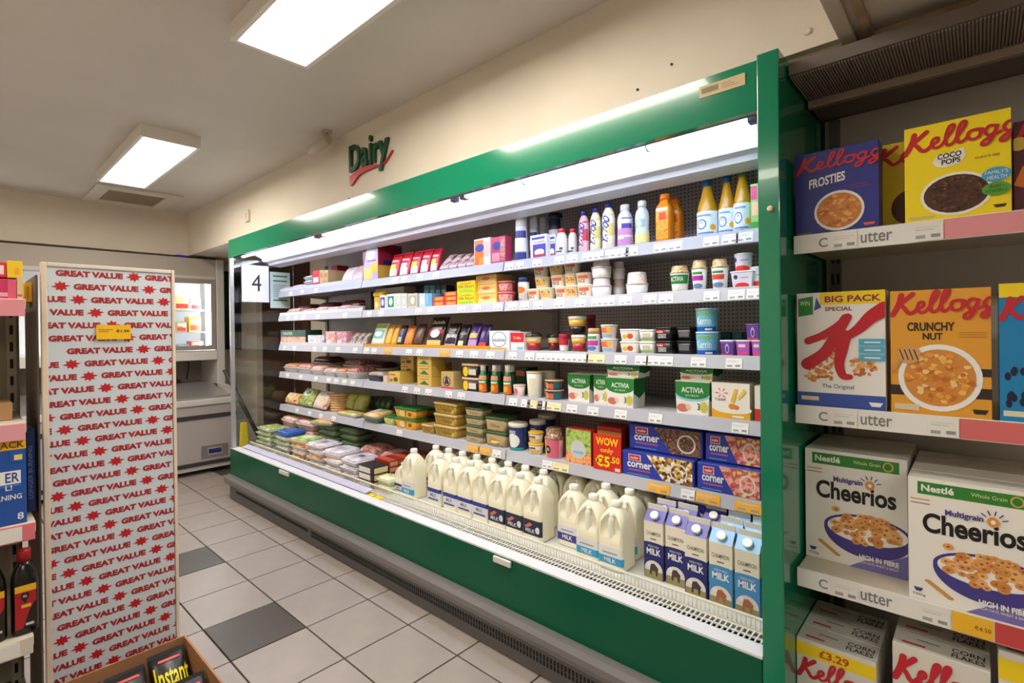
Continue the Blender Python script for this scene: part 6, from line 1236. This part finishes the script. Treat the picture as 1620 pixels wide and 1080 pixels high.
def cheerios(A, w_, h_):
    gr = mat((50, 130, 50), .4); pu = mat((70, 60, 140), .4)
    A.rect(.08 * w_, .87 * h_, .93 * w_, .97 * h_, gr, 1); A.text('Nestlé', .11 * w_, .895 * h_, .37 * w_, .95 * h_, W_, 2, bold=.03); A.text('Whole Grain', .5 * w_, .91 * h_, .76 * w_, .94 * h_, mat((226, 226, 160), .5), 2); A.ell(.83 * w_, .92 * h_, .05 * w_, .042 * h_, mat((206, 170, 80), .5), 2); A.ell(.83 * w_, .92 * h_, .035 * w_, .03 * h_, gr, 3)
    A.rect(.02 * w_, .82 * h_, .18 * w_, .83 * h_, mat((220, 160, 80), .5), 1); A.rect(.02 * w_, .79 * h_, .18 * w_, .797 * h_, mat((120, 120, 120), .5), 1)
    A.text('Multigrain', .30 * w_, .715 * h_, .59 * w_, .775 * h_, pu, 4, bold=.03); A.text('Cheerios', .12 * w_, .565 * h_, .90 * w_, .725 * h_, mat((22, 20, 24), .4), 2, bold=.03, res=6)
    A.ell(.66 * w_, .74 * h_, .045 * w_, .04 * h_, mat((226, 150, 70), .5), 5); A.ell(.66 * w_, .74 * h_, .018 * w_, .016 * h_, W_, 6)
    for a in (20, 50, 80, 110, 140): c, s_ = math.cos(math.radians(a)), math.sin(math.radians(a)); A.stroke([((.66 + .07 * c) * w_, .74 * h_ + .07 * s_ * w_), ((.66 + .11 * c) * w_, .74 * h_ + .11 * s_ * w_)], .01 * w_, pu, 3, 2)
    A.poly([(.45 * w_, 0), (w_, 0), (w_, .2 * h_), (.85 * w_, .13 * h_), (.6 * w_, .08 * h_)], mat((120, 110, 180), .4), 1)
    A.ell(.62 * w_, .32 * h_, .42 * w_, .22 * h_, pu, 2, 32, 180, 360); A.ell(.62 * w_, .335 * h_, .42 * w_, .135 * h_, pu, 2.4, 32); A.ell(.62 * w_, .335 * h_, .385 * w_, .115 * h_, W_, 2.8, 32)
    flakes(A, .62 * w_, .345 * h_, .36 * w_, .13 * h_, [(226, 160, 90), (214, 144, 74), (236, 178, 110), (206, 130, 60)], 70, .042 * w_, 3.2, True, 8)
    flakes(A, .32 * w_, .47 * h_, .04 * w_, .02 * h_, [(226, 160, 90)], 1, .045 * w_, 4, True, 3)
    for i in range(9): x = .16 * w_ + .022 * w_ * i; y = (.17 - .012 * i) * h_; A.ell(x, y, .03 * w_, .012 * h_, mat((206, 150, 70), .5), 2 + .1 * i, 8)
    A.text('HIGH IN FIBRE', .55 * w_, .085 * h_, .92 * w_, .13 * h_, W_, 7, bold=.04); A.text('FROM OATS, WHEAT & BARLEY', .55 * w_, .05 * h_, .92 * w_, .075 * h_, W_, 7); A.text('700g', .03 * w_, .03 * h_, .14 * w_, .055 * h_, mat((90, 90, 110), .5), 2); A.poly([(.04 * w_, .10 * h_), (.06 * w_, .07 * h_), (.1 * w_, .07 * h_), (.12 * w_, .10 * h_)], pu, 2)
def cornflakes(price):
    def f(A, w_, h_):
        if price: A.rect(0, .86 * h_, w_, .965 * h_, mat((246, 214, 20), .4), 1); A.text('£3.29', .3 * w_, .885 * h_, .68 * w_, .95 * h_, mat((190, 80, 30), .5), 2, bold=.03)
        script(A, .02 * w_, (.68 if price else .78) * h_, 1.08 * w_, .15 * h_, KR, 3); A.text('CORN FLAKES', .3 * w_, (.55 if price else .62) * h_, .9 * w_, (.62 if price else .7) * h_, mat((30, 30, 30), .5), 2)
        A.ell(.5 * w_, .25 * h_, .35 * w_, .2 * h_, mat((60, 140, 70), .5), 1)
    return f
CFT = [('r', .1, .2, .35, .3, (200, 50, 50)), ('t', 'CORN', .62, .5, .95, .75, (40, 38, 38)), ('t', 'FLAKES', .62, .2, .95, .45, (40, 38, 38)), ('r', .25, .55, .5, .62, (140, 150, 130))]
Z1, Z2, Z3 = CZ
cereal(1259, 1391, 233, Z1, YC + .012, .075, (44, 50, 140), 'blue sugared flakes box with red script on the top cereal shelf', frosties)
cereal(1385, 1450, 226, Z1, YC + .10, .075, (226, 196, 30), 'yellow chocolate cereal box half hidden between its neighbours', lambda A, w_, h_: (script(A, .0, .74 * h_, 2.6 * w_, .2 * h_, KR, 1), A.ell(.9 * w_, .25 * h_, .5 * w_, .2 * h_, mat((80, 46, 30), .5), 2)))
cereal(1432, 1601, 187, Z1, YC + .004, .08, (246, 220, 20), 'large yellow chocolate cereal box on the top cereal shelf', coco)
cereal(1604, 1760, 178, Z1, YC + .02, .08, (90, 30, 36), 'maroon cereal box cut off at the right picture edge', brownbox)
cereal(1262, 1402, 461, Z2, YC + .012, .08, (238, 236, 234), 'white cereal box with big red letter K and yellow band', special)
cereal(1410, 1570, 457, Z2, YC + .01, .08, (226, 160, 50), 'orange crunchy nut cereal box with honey dipper picture', crunchy)
cereal(1582, 1740, 445, Z2, YC + .004, .08, (20, 130, 190), 'bright blue cereal box with yellow band at the right picture edge', bluebox)
cereal(1275, 1437, 718, Z3, YC + .105, .085, (236, 234, 228), 'white multigrain hoops box set back on the lower cereal shelf', cheerios, 3, '%s white multigrain hoops box back in the left column')
cereal(1438, 1652, 768, Z3, YC + .006, .085, (238, 236, 230), 'large white multigrain hoops box at the lower shelf edge', cheerios, 4, '%s white multigrain hoops box back in the right column')
for i, (u0, u1, vt, pr) in enumerate(((1262, 1388, 1028, True), (1414, 1570, 1040, False), (1582, 1730, 1050, True))):
    cereal(u0, u1, vt, .1005, YC + .015, .085, (222, 218, 210), ['white corn flakes box with yellow price band on the bottom shelf', 'white corn flakes box without price band on the bottom shelf', 'corn flakes box cut off at the lower right corner'][i], cornflakes(pr), 3 if i < 2 else 2, '%s corn flakes box back in the ' + ['left', 'middle', 'right'][i] + ' column', top=CFT)
